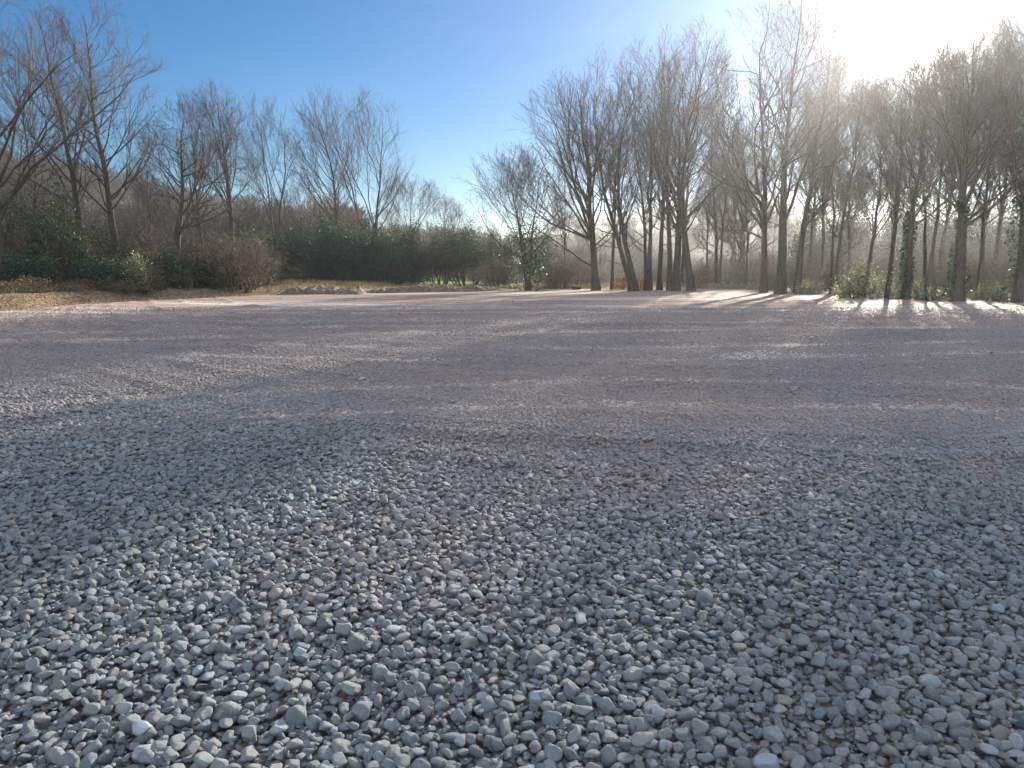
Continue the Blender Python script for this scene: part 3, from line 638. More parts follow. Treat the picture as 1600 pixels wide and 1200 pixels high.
tr('c13', 'bare_oak', 1302, 44, 48, 65, 'rounded bare tree just left of the sun glare', seed=32, dens=1.0, group=RG, leanpx=12, crown_base=0.25, low=1, stems=2, limbs=34, limb_ang=(0.40, 1.12), trop=0.09, r0=0.2)
# right, near the sun
tr('r1', 'bare_ash', 1352, 40, 118, 55, 'slim tree with kinked trunk growing out of the large laurel bush', seed=33, dens=1.06, group=RG, bend=0.35, crown_base=0.3, limbs=34, limb_ang=(0.35, 1.02), trop=0.09, r0=0.13)
tr('r2', 'bare_ash', 1388, 39, 92, 63, 'slim straight tree between the laurel bush and the ivied trunk', seed=34, dens=1.06, group=RG, crown_base=0.33, limbs=36, limb_ang=(0.35, 1.02), trop=0.09, r0=0.16)
tr('r3', 'ivy_clad_tree', 1417, 37.5, 74, 80, 'ivied trunk casting its shadow straight towards the viewer', seed=35, dens=1.06, group=RG, leanpx=6, crown_base=0.32, limbs=40, limb_ang=(0.35, 1.12), trop=0.09, r0=0.22, ivy=0.45, ivy_r=0.13)
tr('r4', 'bare_ash', 1448, 42, 62, 72, 'bare tree in the thicket directly below the sun', seed=36, dens=1.06, group=RG, crown_base=0.3, stems=2, limbs=38, limb_ang=(0.35, 1.12), trop=0.09, r0=0.2)
tr('r5', 'ivy_clad_tree', 1497, 35, 42, 101, 'thickest ivied trunk on the right, with a domed crown below the sun', seed=37, dens=1.06, group=RG, leanpx=0, crown_base=0.3, limbs=44, limb_ang=(0.40, 1.22), trop=0.09, r0=0.33, ivy=0.4, ivy_r=0.12)
tr('r6', 'bare_ash', 1530, 38, 55, 72, 'slim tree just right of the thickest ivied trunk', seed=38, dens=1.06, group=RG, crown_base=0.3, limbs=36, limb_ang=(0.35, 1.12), trop=0.09, r0=0.14)
tr('r7', 'ivy_clad_tree', 1592, 34, -60, 103, 'tall tree at the right border with ivy high into its crown', seed=39, dens=1.06, group=RG, crown_base=0.3, limbs=40, limb_ang=(0.40, 1.22), trop=0.09, r0=0.21, ivy=0.9, ivy_r=0.45)
tr('r8', 'bare_ash', 1660, 36, -40, 123, 'bare tree beyond the right border whose branches reach into view', seed=40, dens=1.06, group=RG, crown_base=0.3, limbs=38, limb_ang=(0.40, 1.22), trop=0.09, r0=0.23)

# thin trees standing further back: rotated copies, each its own thing
back = [('l7', -60, 55, -40, 0.95, 'dim bare tree in the second row behind the leftmost oak'), ('l3', 60, 52, -5, 0.8, 'dim bare tree in the second row between the leftmost oak and the slim ivied tree'),
        ('l5', 240, 60, 0, 0.85, 'dim bare tree in the second row left of the crooked oak'), ('l6', 480, 74, 0, 0.72, 'dim bare tree in the second row above the left end of the dark hedge'),
        ('c13', 610, 78, 0, 0.62, 'dim bare tree in the second row above the right end of the dark hedge'),
        ('c2b', 1104, 62, 0, 0.78, 'leftmost thin pole of the back row right of the middle clump'), ('c2b', 1118, 66, 1, 0.75, 'second thin pole of the back row right of the middle clump'),
        ('r1', 1140, 64, 2, 0.8, 'third thin pole of the back row right of the middle clump'), ('l9', 1166, 54, 2, 1.05, 'small forked tree standing clear in the gap left of the twisting tree'),
        ('c13', 1150, 75, 0, 0.85, 'far faint bare tree in the gap left of the twisting tree'), ('r2', 1262, 58, 0, 1.2, 'thin back row tree behind the stout trunk'),
        ('r6', 1285, 55, 0, 1.25, 'thin back row tree left of the rounded tree by the glare'), ('r1', 1330, 52, 0, 1.2, 'thin back row tree behind the large laurel bush'),
        
        ('r6', 1465, 50, 0, 1.2, 'thin back row tree directly under the sun'), 
        ('r2', 1550, 46, 0, 1.15, 'thin back row tree left of the right border tree'), 
        ('r2', 1205, 78, 0, 0.75, 'faint far tree between the twisting tree and the stout trunk'), ('c13', 1235, 84, 0, 0.62, 'faint far rounded tree behind the stout trunk'),
        ('r4', 1275, 80, 0, 0.62, 'faint far tree left of the rounded tree by the glare'), ('c13', 1312, 76, 0, 0.6, 'faint far tree behind the rounded tree by the glare'), ('r6', 1345, 84, 0, 0.7, 'faint far tree behind the large laurel bush'),
        ('r4', 1402, 78, 0, 0.65, 'faint far tree left of the ivied shadow casting trunk'), ('c13', 1470, 80, 0, 0.6, 'faint far tree left of the thickest ivied trunk'), ('r4', 1540, 76, 0, 0.62, 'faint far tree right of the thickest ivied trunk'),
        ('c13', 1600, 78, 0, 0.62, 'faint far tree behind the right border tree'), ('c13', 985, 92, 0, 0.6, 'faint far low tree behind the bowed trunk'), ('c13', 905, 88, 0, 0.55, 'faint far low tree left of the dark arching trunk'),
        ('c2b', 880, 60, 0, 0.7, 'thin back row tree between the fan shaped tree and the dark arching trunk'), ('c13', 1122, 57, 0, 1.12, 'rounded back row tree filling the dip between the middle clump and the twisting tree'), ('c2', 1160, 60, 0, 0.95, 'wide back row tree just left of the twisting tree'), ('c5', 1066, 60, 0, 0.9, 'thin back row tree behind the middle clump')]
for i, (src, px, d, tilt, sc, lab) in enumerate(back):
    x = x_at(px, 440, d); copy_thing(T[src], (x, d, float(ground_z(x, d))), 1.0 + i * 1.7, (sc * 1.0, sc, sc), lab, BG)

# ------------------------------------------------------------------ bushes
def dome_points(rng, n, w, d, h, clumps=46, spread=0.16, hollow=0.45, skirt=0.0):
    c = rng.normal(size=(clumps, 3)); c /= np.linalg.norm(c, axis=1)[:, None]; c[:, 2] = np.abs(c[:, 2])
    c *= (hollow + (1 - hollow) * rng.random(clumps) ** 0.5)[:, None]
    c *= (1 + 0.18 * rng.normal(size=clumps))[:, None]
    k = rng.integers(0, clumps, n); sz = rng.uniform(0.6, 1.5, clumps)[k][:, None]
    g = rng.normal(size=(n, 3)) * spread * sz
    p = (c[k] + g) * np.array([w, d, h]); p[:, 2] = np.abs(p[:, 2]) * (1 - skirt) + 0.05 + skirt * h
    return p
def bush_parts(seed, w, d, h, n, leaf, mat, stems=14, stem_mat=None, clumps=46, spread=0.15, twiggy=0, twig_mat=None, up=0.3, skirt=0.0):
    rng = np.random.default_rng(seed); parts = {}
    S = Soup(); P0 = np.stack([rng.normal(size=stems) * w * 0.25, rng.normal(size=stems) * d * 0.25, np.full(stems, -0.2)], 1)
    D = np.stack([P0[:, 0] / w * 1.6, P0[:, 1] / d * 1.6, np.ones(stems)], 1) + rng.normal(size=(stems, 3)) * 0.15; D /= np.linalg.norm(D, axis=1)[:, None]
    a, b = grow(rng, P0, D, h * rng.uniform(0.7, 1.0, stems), np.full(stems, 0.012 * h + 0.01), 6, 0.12, 0.03, 0.3)
    S.add(*tubes(a, b, 5))
    P1, D1, r1, t1, _ = spawn(rng, a, b, 9, 0.2, 1, 0.4, 1.0)
    a2, b2 = grow(rng, P1, D1, h * rng.uniform(0.18, 0.45, len(P1)), r1 * 0.6, 4, 0.18, 0.0, 0.3); S.add(*tubes(a2, b2, 3))
    parts['stems'] = (S, stem_mat or M_bark)
    if twiggy:
        Q = Soup(); P2, D2, r2, _, _ = spawn(rng, a2, b2, twiggy, 0.1, 1, 0.4, 1.2)
        a3, b3 = grow(rng, P2, D2, h * rng.uniform(0.12, 0.4, len(P2)), np.maximum(r2 * 0.5, 0.005), 5, 0.2, -0.12, 0.4); Q.add(*tubes(a3, b3, 3))
        P3, D3, r3, _, _ = spawn(rng, a3, b3, 4, 0.2, 1, 0.4, 1.2)
        P3, D3 = P3[::2], D3[::2]; a4, b4 = grow(rng, P3, D3, h * rng.uniform(0.05, 0.14, len(P3)), np.full(len(P3), 0.009), 3, 0.2, -0.05, 0.5); Q.add(*tubes(a4, b4, 3))
        parts['twigs'] = (Q, twig_mat or M_twig_w)
    if n: parts['foliage'] = (leaf_cloud(rng, dome_points(rng, n, w, d, h, clumps, spread, skirt=skirt), leaf, up=up), mat)
    return parts
def place_bush(key, name, px, depth, top, hwpx, label, cat='bush', group=None, base=None, dep=None, **k):
    x = x_at(px, 440, depth); z = float(ground_z(x, depth)) if base is None else base; mpp = depth / F
    h = (height_at(top, depth) - z); root = empty(name, (x, depth, z)); tag(root, label, cat, group)
    w = hwpx * mpp; build_parts(root, bush_parts(w=w / 1.12, d=(dep or w) / 1.12, h=h / 1.12, **k)); T[key] = root; root['hw'] = w; root['hh'] = h
    del root['hw'], root['hh']; DIM[key] = (w, h); return root
DIM = {}
def copy_bush(src, px, depth, top, hwpx, rz, label, group=None):
    x = x_at(px, 440, depth); z = float(ground_z(x, depth)); mpp = depth / F; w, h = DIM[src]
    return copy_thing(T[src], (x, depth, z), rz, (hwpx * mpp / w, hwpx * mpp / w, (height_at(top, depth) - z) / h), label, group)
HG = 'dark evergreen bushes of the far hedge'
place_bush('h1', 'holly_bush', 462, 59, 362, 38, 'dark evergreen bush at the left end of the far hedge', group=HG, seed=101, n=26000, leaf=0.06, mat=M_holly, clumps=70)
place_bush('h2', 'holly_bush', 520, 61, 352, 42, 'broad dark evergreen bush in the hedge under the left leaning bare tree', group=HG, seed=102, n=26000, leaf=0.06, mat=M_holly, clumps=70)
place_bush('h3', 'holly_bush', 733, 64, 352, 42, 'rounded evergreen bush at the right end of the hedge, stems open at its foot', group=HG, seed=103, n=17000, leaf=0.06, mat=M_holly, clumps=60, twiggy=3, skirt=0.3)
for src, px, d, top, hw, rz, lab in (('h1', 582, 62.5, 358, 40, 2.0, 'dark evergreen bush in the hedge under the lopsided bare tree'), ('h2', 636, 63.5, 362, 38, 3.5, 'dark evergreen bush in the hedge under the small round bare tree'),
                                     ('h3', 688, 64, 358, 36, 4.2, 'evergreen bush in the hedge under the lowest thorn tree'), ('h1', 490, 64, 368, 45, 4.4, 'dark evergreen bush tucked behind the left end of the hedge'),
                                     ('h2', 552, 65, 364, 45, 0.9, 'dark evergreen bush tucked behind the middle of the hedge'), ('h1', 612, 67, 366, 42, 5.5, 'dark evergreen bush tucked behind the hedge near its right end'),
                                     ('h2', 425, 58, 372, 34, 5.2, 'dark evergreen bush filling the gap between bramble thicket and hedge')):
    copy_bush(src, px, d, top, hw, rz, lab, HG)
UG = 'undergrowth along the left verge'
place_bush('u1', 'ivy_thicket', 98, 39, 322, 44, 'tall ivy smothered thicket behind the verge at the left', group=UG, seed=111, n=24000, leaf=0.055, mat=M_holly, clumps=80, twiggy=3)
place_bush('u2', 'evergreen_shrub', 50, 36, 395, 46, 'dark low evergreen shrub in front of the leftmost oak', group=UG, seed=112, n=17000, leaf=0.05, mat=M_holly, clumps=50, twiggy=3)
copy_bush('u2', 150, 37.5, 402, 48, 2.2, 'dark low evergreen shrub at the foot of the tall ivied thicket', UG)
copy_bush('u1', 20, 41, 330, 50, 1.2, 'dark ivied thicket behind the leftmost oak', UG)
copy_bush('u2', 250, 40, 400, 46, 4.0, 'dark evergreen shrub under the crooked oak', UG)
copy_bush('u2', 330, 42.5, 398, 48, 5.1, 'dark evergreen shrub inside the bramble thicket', UG)
copy_bush('u1', 175, 43, 372, 40, 3.1, 'dark ivied thicket behind the pale leaved shrub', UG)
copy_bush('u1', 385, 45.5, 372, 44, 0.4, 'dark ivied thicket behind the bramble tangle', UG)
place_bush('p1', 'pale_leaved_shrub', 208, 37.5, 392, 28, 'pale leaved shrub catching the light below the conical bare tree', group=UG, seed=113, n=2600, leaf=0.05, mat=M_laurel, clumps=30, twiggy=3)
copy_bush('p1', 305, 41.5, 418, 22, 4.1, 'pale leaved shrub right of the foot of the crooked oak', UG); copy_bush('p1', 165, 36.5, 428, 16, 0.7, 'smallest pale leaved shrub above the bramble patches', UG)
copy_bush('p1', 262, 39.5, 424, 24, 2.5, 'low pale leaved shrub at the foot of the crooked oak', UG)
place_bush('b1', 'bramble_thicket', 372, 42.5, 352, 66, 'grey brown tangle of drooping bramble and thorn left of the dark hedge', group=UG, seed=114, n=900, leaf=0.04, mat=M_bramble, stems=26, stem_mat=M_bark2, twiggy=4, twig_mat=M_briar)
copy_bush('b1', 300, 45, 345, 60, 2.0, 'brown thorn tangle directly behind the crooked oak', UG)
copy_bush('b1', 215, 46, 335, 60, 4.0, 'brown thorn tangle behind the conical bare tree', UG)
copy_bush('b1', 40, 40, 345, 60, 5.0, 'brown thorn tangle beside the leftmost oak', UG)
place_bush('w1', 'brown_leaved_shrub', 28, 37.5, 366, 44, 'golden brown shrub holding dead leaves beside the leftmost oak', group=UG, seed=117, n=4200, leaf=0.05, mat=M_bramble, clumps=44, twiggy=4, twig_mat=M_briar)
copy_bush('w1', 128, 40.5, 372, 34, 1.9, 'brown leaved shrub right of the tall ivied thicket', UG)
copy_bush('w1', 232, 41.5, 388, 34, 3.3, 'brown leaved shrub between the pale shrub and the crooked oak', UG)
place_bush('b2', 'bramble_patch', 30, 32.8, 434, 48, 'low dry bramble patch on the verge at the left border', group=UG, seed=115, n=2600, leaf=0.032, mat=M_bramble, stems=22, stem_mat=M_straw, twiggy=5, twig_mat=M_straw, clumps=40)
copy_bush('b2', 115, 34.8, 437, 40, 1.0, 'low bramble patch with yellowing leaves in front of the ivied thicket', UG)
copy_bush('b2', 178, 36.5, 438, 36, 2.6, 'low bramble patch with yellowing leaves below the pale shrub', UG)
copy_bush('b2', 235, 38.5, 440, 30, 4.6, 'small bramble patch on the verge left of the dry dock stalks', UG)
copy_bush('b2', 330, 42, 436, 30, 5.6, 'small bramble patch on the verge right of the dry dock stalks', UG)
SG = 'laurel bushes at the foot of the right hand trees'
place_bush('s1', 'laurel_bush', 1343, 39, 408, 36, 'large sun glossed laurel bush at the foot of the kinked slim tree', group=SG, seed=121, n=3200, leaf=0.07, mat=M_laurel, clumps=36)
copy_bush('s1', 1436, 36.5, 433, 17, 1.1, 'laurel bush between the two ivied trunks', SG); copy_bush('s1', 1458, 35.5, 447, 20, 2.9, 'low laurel bush left of the thickest ivied trunk', SG)
copy_bush('s1', 1534, 35.5, 441, 11, 0.4, 'small laurel bush right of the thickest ivied trunk', SG); copy_bush('s1', 1562, 35.5, 440, 16, 3.6, 'laurel bush left of the right border tree', SG)
copy_bush('s1', 1265, 44, 436, 22, 4.6, 'low laurel bush right of the stout trunk', SG)
copy_bush('s1', 1398, 37.5, 446, 12, 5.2, 'small laurel bush left of the ivied shadow casting trunk', SG)
WG = 'dim undergrowth in the wood behind the right hand trees'
for i, (src, px, d, top, hw, lab) in enumerate((('b1', 1190, 58, 372, 50, 'dim thorn undergrowth in the gap behind the twisting tree'), ('h2', 1262, 76, 335, 42, 'dim evergreen bush behind the stout trunk'),
                 ('h1', 1322, 78, 322, 44, 'dim evergreen bush behind the large laurel bush'), ('h2', 1390, 74, 318, 46, 'dim evergreen bush behind the ivied shadow casting trunk'), ('h1', 1455, 76, 312, 46, 'dim evergreen bush in the thicket directly below the sun'),
                 ('h2', 1520, 74, 310, 46, 'dim evergreen bush behind the thickest ivied trunk'), ('h1', 1590, 72, 308, 48, 'dim evergreen bush behind the right border tree'), ('h2', 1680, 72, 328, 60, 'dim evergreen bush past the right border'),
                 ('b1', 1290, 58, 380, 50, 'grey thorn tangle left of the large laurel bush'), ('b1', 1380, 56, 372, 46, 'grey thorn tangle right of the large laurel bush'), ('b1', 1475, 56, 368, 52, 'grey thorn tangle left of the thickest ivied trunk'), ('b1', 1565, 54, 365, 50, 'grey thorn tangle left of the right border tree'))):
    copy_bush(src, px, d, top, hw, i * 1.3, lab, WG)
for i, (px, d, top, hw, lab) in enumerate(((1208, 50, 408, 30, 'low grey scrub at the foot of the twisting tree'), (1252, 49, 404, 30, 'low grey scrub right of the stout trunk'), (1300, 47, 402, 30, 'low grey scrub below the rounded tree by the glare'),
                 (1372, 43.5, 398, 30, 'low grey scrub right of the large laurel bush'), (1418, 42.5, 402, 26, 'low grey scrub behind the ivied shadow casting trunk'), (1466, 41, 398, 30, 'low grey scrub left of the thickest ivied trunk'),
                 (1520, 40, 396, 30, 'low grey scrub right of the thickest ivied trunk'), (1575, 39, 396, 34, 'low grey scrub at the foot of the right border tree'))):
    copy_bush('b1', px, d, top, hw, 0.9 + i * 1.7, lab, WG)
MG = 'scrub behind the middle of the yard'
for i, (src, px, d, top, hw, lab) in enumerate((('b1', 875, 54, 392, 34, 'grey thorn scrub right of the fan shaped ivied tree'), ('b1', 905, 58, 398, 36, 'grey thorn scrub left of the dark arching trunk'),
                 ('h3', 776, 66, 366, 34, 'dark evergreen bush bridging the sky gap left of the fan shaped ivied tree'), ('h3', 846, 62, 378, 26, 'dark evergreen bush right of the fan shaped ivied tree'), ('b1', 775, 55, 398, 32, 'grey thorn scrub left of the fan shaped ivied tree'), ('b1', 1100, 60, 402, 34, 'grey thorn scrub behind the thin poles'), ('b1', 1040, 66, 405, 40, 'grey thorn scrub far behind the middle clump'), ('b1', 1150, 62, 398, 34, 'grey thorn scrub left of the small forked tree'))):
    copy_bush(src, px, d, top, hw, 0.5 + i * 1.1, lab, MG)
place_bush('k1', 'dead_bracken', 972, 52.5, 427, 16, 'orange brown dead bracken left of the bowed trunk', group='dead bracken by the middle clump', cat='bracken', seed=131, n=1000, leaf=0.055, mat=M_bracken, stem_mat=M_straw, stems=10, clumps=22)
copy_bush('k1', 1000, 52, 432, 10, 1.2, 'small orange bracken clump right of the bowed trunk', 'dead bracken by the middle clump'); copy_bush('k1', 1090, 56, 424, 12, 2.2, 'russet bracken clump right of the bent scarred trunk', 'dead bracken by the middle clump')

# dry dock stalks
x = x_at(296, 445, 39.5); z = float(ground_z(x, 39.5)); root = empty('dock_plant', (x, 39.5, z)); tag(root, 'dry red brown dock stalks standing on the left verge', 'dead plant')
s_ = Soup(); n = 7; P0 = np.stack([rng.normal(size=n) * .12, rng.normal(size=n) * .1, np.full(n, -.05)], 1); D = np.stack([rng.normal(size=n) * .15, rng.normal(size=n) * .1, np.ones(n)], 1)
a, b = grow(rng, P0, D, rng.uniform(0.5, 0.95, n), np.full(n, 0.012), 5, 0.06, 0.02, 0.4); s_.add(*tubes(a, b, 5)); s_.obj('stems', M_straw, root)
for k in range(n):
    c = a[np.full(45, k), rng.integers(3, 6, 45)] + rng.normal(size=(45, 3)) * np.array([.03, .03, .09]); V, Q, t = leaf_cloud(rng, c, 0.022)
    mesh_obj('seed_head', V, [Q], M_bracken, root, smooth=False, attrs={'tint': ('FLOAT', 'FACE', t * 0.6)})  # dry seed heads, one cluster per dock stalk

# ------------------------------------------------------------------ soil banks
def bank(name, pxs, d, wpx_h, label, seed, thick=1.3):
    rng = np.random.default_rng(seed); pxs = list(pxs); n = 160; m = 34
    u = np.linspace(0, 1, n); px = np.interp(u, np.linspace(0, 1, len(pxs)), [p[0] for p in pxs]); hh = np.interp(u, np.linspace(0, 1, len(pxs)), [p[1] for p in pxs]); dd = np.interp(u, np.linspace(0, 1, len(pxs)), [p[2] for p in pxs])
    v = np.linspace(-1, 1, m); cx = np.array([x_at(p, 450, q) for p, q in zip(px, dd)])
    X = cx[:, None] + 0 * v[None]; Y = dd[:, None] + v[None] * thick; prof = np.maximum(0, 1 - v ** 2)[None] ** 0.8
    Z = hh[:, None] * prof * (1 + 0.5 * vnoise(X, Y, 1.6) + 0.5 * vnoise(X, Y, 0.5) + 0.5 * vnoise(X, Y, 0.2) + 0.3 * vnoise(X, Y, 0.1)) - 0.12 * (1 - prof)
    V = np.stack([X, Y, Z], -1).reshape(-1, 3); o = mesh_obj(name, V, grid_faces(n, m, True), M_soil); tag(o, label, 'soil bank', kind='structure'); return o
bank('soil_bank', [(425, 0.02, 42), (450, 0.28, 43.5), (490, 0.42, 44.2), (530, 0.36, 44.2), (560, 0.38, 44.2), (572, 0.02, 43.5)], 0, 0, 'low heap of dug brown soil at the left end of the far edge', 1, 1.6)
bank('soil_bank', [(565, 0.02, 45.5), (600, 0.3, 46), (680, 0.36, 48), (740, 0.3, 49), (800, 0.02, 51)], 0, 0, 'long low soil ridge in front of the dark hedge', 2, 0.9)
bank('soil_bank', [(1080, 0.02, 55), (1110, 0.3, 54.5), (1170, 0.36, 53), (1215, 0.02, 51)], 0, 0, 'low soil ridge right of the middle clump of trees', 3, 0.9)
bank('soil_bank', [(1298, 0.0, 43.4), (1308, 0.3, 43.0), (1318, 0.36, 42.5), (1332, 0.0, 42)], 0, 0, 'small dark soil heap left of the large laurel bush', 4, 0.6)

# ------------------------------------------------------------------ leaf litter and grass on the verge (uncountable)
def verge_pts(n, a0, a1, r0, r1, rng, pw=1.0):
    a = rng.uniform(a0, a1, n); q = r0 + (r1 - r0) * rng.random(n) ** pw; r = edge_r(a) + q
    x = r * np.sin(a); y = r * np.cos(a); return np.stack([x, y, ground_z(x, y) + 0.015], 1)
C = np.vstack([verge_pts(42000, -0.75, -0.3, 0.0, 6.5, rng, 0.9), verge_pts(20000, -0.3, 0.75, -0.3, 3.5, rng, 1.2)])
nl_ = 420; xa = rng.uniform(-14, 16, nl_); ya = rng.uniform(9, 38, nl_); C = np.vstack([C, np.stack([xa, ya, lot_z(xa, ya) + 0.03], 1)])
V, Q, t = leaf_cloud(rng, C, 0.045, 0.6, up=1.2); o = mesh_obj('leaf_litter', V, [Q], M_litter, smooth=False, attrs={'tint': ('FLOAT', 'FACE', t)}); tag(o, 'straw coloured fallen leaves strewn along the verge', 'fallen leaves', kind='stuff')
def blades(C, hgt, rng):
    n = len(C); a = rng.uniform(0, 6.28, n); w = 0.008; h = hgt * rng.uniform(0.5, 1.3, n); lean = rng.normal(size=(n, 2)) * 0.45
    A = np.stack([np.cos(a) * w, np.sin(a) * w, 0 * a], 1); tip = C + np.stack([lean[:, 0] * h, lean[:, 1] * h, h], 1); mid = C + np.stack([lean[:, 0] * h * .35, lean[:, 1] * h * .35, h * .6], 1)
    V = np.stack([C - A, C + A, mid + A * .7, mid - A * .7, tip], 1).reshape(-1, 3); k = np.arange(n)[:, None] * 5
    return V, [np.hstack([k, k + 1, k + 2, k + 3]), np.hstack([k + 3, k + 2, k + 4])]
C = np.vstack([verge_pts(16000, -0.75, -0.1, 4.5, 8.5, rng), verge_pts(30000, -0.04, 0.75, 0.0, 5, rng, 1.3), verge_pts(2500, -0.3, -0.04, 1.5, 6, rng)]); cl = vnoise(C[:, 0], C[:, 1], 0.8) > 0.0; C = C[cl]
V, Fs = blades(C, 0.3, rng); tt = rng.random(len(C)); o = mesh_obj('rough_grass', V, Fs, M_grass, smooth=False, attrs={'tint': ('FLOAT', 'FACE', np.concatenate([tt, tt]))}); tag(o, 'rough tufty grass along the edges of the yard', 'grass', kind='stuff')

# ------------------------------------------------------------------ far woodland on the hillside (one mass)
wc = bpy.data.collections.new('far_tree_shapes')
for sdn in range(3):
    rg = np.random.default_rng(300 + sdn); S = Soup(); pr = make_tree(300 + sdn, 8, 3.2, crown_base=0.12, limbs=16, limb_ang=(0.4, 1.1), r0=0.16, dens=0.55, twig_r=0.03)
    for kx in ('trunk', 'crown'): S.add(np.vstack(pr[kx][0].V), np.vstack(pr[kx][0].Q))
    o = S.obj('far_tree_shape', M_twig, link=False); wc.objects.link(o)
n = 4600; a = rng.uniform(-0.8, 0.8, n); r = rng.uniform(95, 310, n); dens = np.interp(a, [-0.8, -0.2, -0.05, 0.1, 0.25, 0.8], [1, 1, 0.9, 0.85, 0.5, 0.6])
x = r * np.sin(a); y = r * np.cos(a); keep = (rng.random(n) < dens) & (vnoise(x, y, 35) > -0.12 - 0.4 * (a < -0.12)); x = x[keep]; y = y[keep]; n = len(x); sc = rng.uniform(0.55, 1.15, n) * np.where(np.arctan2(x, y) < -0.2, 1.15, 0.75)
scatter('far_woodland', np.stack([x, y, ground_z(x, y) - 0.3], 1), np.stack([0 * x, 0 * x, rng.uniform(0, 6.28, n)], 1), np.stack([sc, sc, sc], 1), np.zeros((n, 3)), wc, 'brown leafless woodland covering the distant hillside', 'woodland', rng.integers(0, 3, n) + 0.1)

# ------------------------------------------------------------------ pale shed seen through the hedge gap, green box
def box(c, s):
    x, y, z = c; a, b, h = s[0] / 2, s[1] / 2, s[2] / 2
    V = np.array([[x + i * a, y + j * b, z + k * h] for k in (-1, 1) for j in (-1, 1) for i in (-1, 1)]); Q = np.array([[0, 2, 3, 1], [4, 5, 7, 6], [0, 1, 5, 4], [2, 6, 7, 3], [0, 4, 6, 2], [1, 3, 7, 5]]); return V, Q
def flat_mat(name, c, rough=0.6, var=0.25):
    m, nt, p = new_mat(name); oc = nd(nt, 'ShaderNodeTexCoord').outputs['Object']; n1 = noise(nt, 4, 5, 0.7, oc)
    nt.links.new(ramp(nt, n1.outputs['Fac'], [(0.3, tuple(v * (1 - var) for v in c)), (0.7, tuple(min(1, v * (1 + var)) for v in c))]).outputs[0], p.inputs['Base Color']); p.inputs['Roughness'].default_value = rough; return m
d = 78; x = x_at(783, 435, d); z = float(ground_z(x, d)); root = empty('shed', (x, d, z), 0.3); tag(root, 'small shed with pale blue white sheet roof glimpsed through the gap in the hedge', 'shed')
S = Soup(); S.add(*box((0, 0, 0.9), (3.0, 2.2, 1.9))); S.obj('wall', flat_mat('weathered_boards', (0.3, 0.33, 0.33)), root, smooth=False)
V = np.array([[-1.7, -1.35, 1.8], [1.7, -1.35, 1.8], [1.7, 0, 2.6], [-1.7, 0, 2.6], [1.7, 1.35, 1.8], [-1.7, 1.35, 1.8]], float); V2 = V + [0, 0, 0.06]; VV = np.vstack([V, V2])
mesh_obj('roof', VV, [np.array([[6, 7, 8, 9], [9, 8, 10, 11], [1, 0, 3, 2], [2, 3, 5, 4], [0, 1, 7, 6], [5, 11, 10, 4], [1, 2, 8, 7], [2, 4, 10, 8], [0, 6, 9, 3], [3, 9, 11, 5]])], flat_mat('pale_sheet_roof', (0.62, 0.72, 0.74), 0.35, 0.1), root, smooth=False)
S = Soup(); S.add(*box((0.3, -1.12, 0.85), (0.8, 0.05, 1.6))); S.obj('door', flat_mat('shed_door', (0.12, 0.16, 0.15)), root, smooth=False)
d = 53; x = x_at(900, 445, d); z = float(ground_z(x, d)); root = empty('utility_box', (x, d, z)); tag(root, 'low dark green box left of the dark trunk with the arching limb', 'box')
S = Soup(); S.add(*box((0, 0, 0.16), (0.6, 0.4, 0.36))); S.obj('body', flat_mat('green_paint', (0.05, 0.09, 0.07)), root, smooth=False)
S = Soup(); S.add(*box((0, 0, 0.366), (0.64, 0.44, 0.04))); S.obj('lid', flat_mat('pale_green_lid', (0.2, 0.26, 0.23)), root, smooth=False)
# old stump in the gap
d = 54; x = x_at(1136, 445, d); z = float(ground_z(x, d)); S = Soup(); p = np.array([[[0, 0, -.3], [0.01, 0, 0.15], [0.03, 0.02, 0.5], [0.05, 0.02, 0.72], [0.05, 0.02, 0.735]]]); S.add(*tubes(p, np.array([[.22, .15, .13, .12, .0]]), 12))
o = S.obj('tree_stump', M_bark); o.location = (x, d, z); tag(o, 'short dark stump on the low ridge right of the middle clump', 'stump')

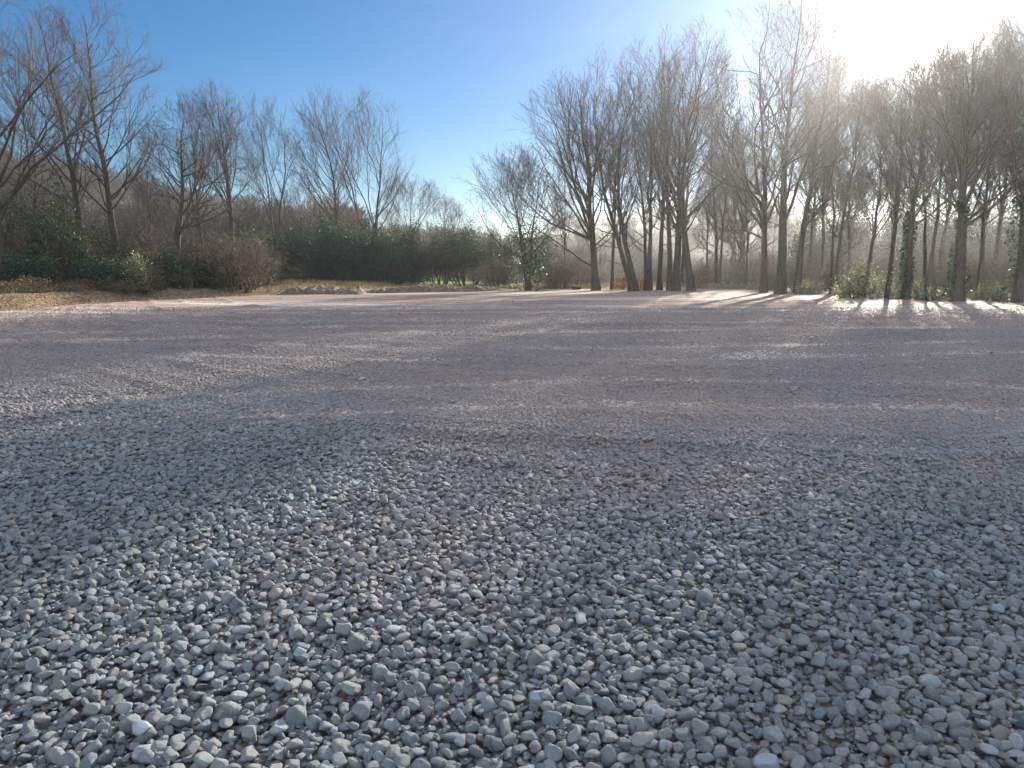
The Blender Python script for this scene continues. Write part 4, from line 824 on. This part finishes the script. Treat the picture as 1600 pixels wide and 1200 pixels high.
# ------------------------------------------------------------------ a few pale stones that stand out singly
def own_stone(px, py, s, tone, label, seed):
    rg = np.random.default_rng(seed); V, Fc = stone_shape(rg, 4, (1, 0.66, 0.5), 10); x, y = ground_pt(px, py)
    i = int((x - gx0) / gs); j = int((y - gy0) / gs); zt = H[i - 3:i + 4, j - 3:j + 4].max()
    for _ in range(2): x, y = x * (1 - zt / EYE), y * (1 - zt / EYE); i = int((x - gx0) / gs); j = int((y - gy0) / gs); zt = H[i - 3:i + 4, j - 3:j + 4].max()
    m, nt, p = new_mat('pale_stone'); oc = nd(nt, 'ShaderNodeTexCoord').outputs['Object']; n1 = noise(nt, 3, 6, 0.7, oc)
    nt.links.new(ramp(nt, n1.outputs['Fac'], [(0.3, tuple(v * 0.62 for v in tone)), (0.7, tuple(v * 0.85 for v in tone))]).outputs[0], p.inputs['Base Color']); p.inputs['Roughness'].default_value = 0.55; bump(nt, p, n1.outputs['Fac'], 0.4, 0.1)
    o = mesh_obj('pale_stone', V, Fc, m); o.location = (x, y, zt + s * 0.18); o.scale = (s, s, s); o.rotation_euler = (rg.normal() * 0.2, rg.normal() * 0.2, rg.uniform(-0.7, 0.7)); tag(o, label, 'stone', 'pale stones standing out from the gravel')
for q in ((221, 1127, 0.045, (0.62, 0.68, 0.74), 'oval blue white stone near the bottom left corner', 1), (762, 972, 0.036, (0.5, 0.58, 0.66), 'small flat pale blue stone near the middle of the loose gravel', 2),
          (1200, 1163, 0.05, (0.5, 0.56, 0.66), 'largest pale blue stone, on the bottom edge right of the middle', 3), (376, 972, 0.04, (0.6, 0.6, 0.6), 'whitish blunt stone in the left part of the loose gravel', 4),
          (372, 790, 0.045, (0.68, 0.66, 0.62), 'bright off white stone far out in the left part of the loose gravel', 5), (1003, 1137, 0.045, (0.55, 0.52, 0.48), 'cream stone near the bottom edge, left of the largest blue one', 6)):
    own_stone(*q)

# ------------------------------------------------------------------ haze
V, Q = box((0, 150, 3.5), (760, 760, 41)); o = mesh_obj('haze', V, [Q], None, smooth=False)
m = bpy.data.materials.new('haze'); m.use_nodes = True; nt = m.node_tree; nt.nodes.clear(); out = nt.nodes.new('ShaderNodeOutputMaterial'); pv = nt.nodes.new('ShaderNodeVolumePrincipled')
pv.inputs['Color'].default_value = (0.93, 0.95, 1.0, 1); pv.inputs['Density'].default_value = 0.0008; pv.inputs['Anisotropy'].default_value = 0.75
nt.links.new(pv.outputs[0], out.inputs['Volume']); o.data.materials.append(m); tag(o, 'thin bright winter haze in the air', 'haze', kind='stuff')
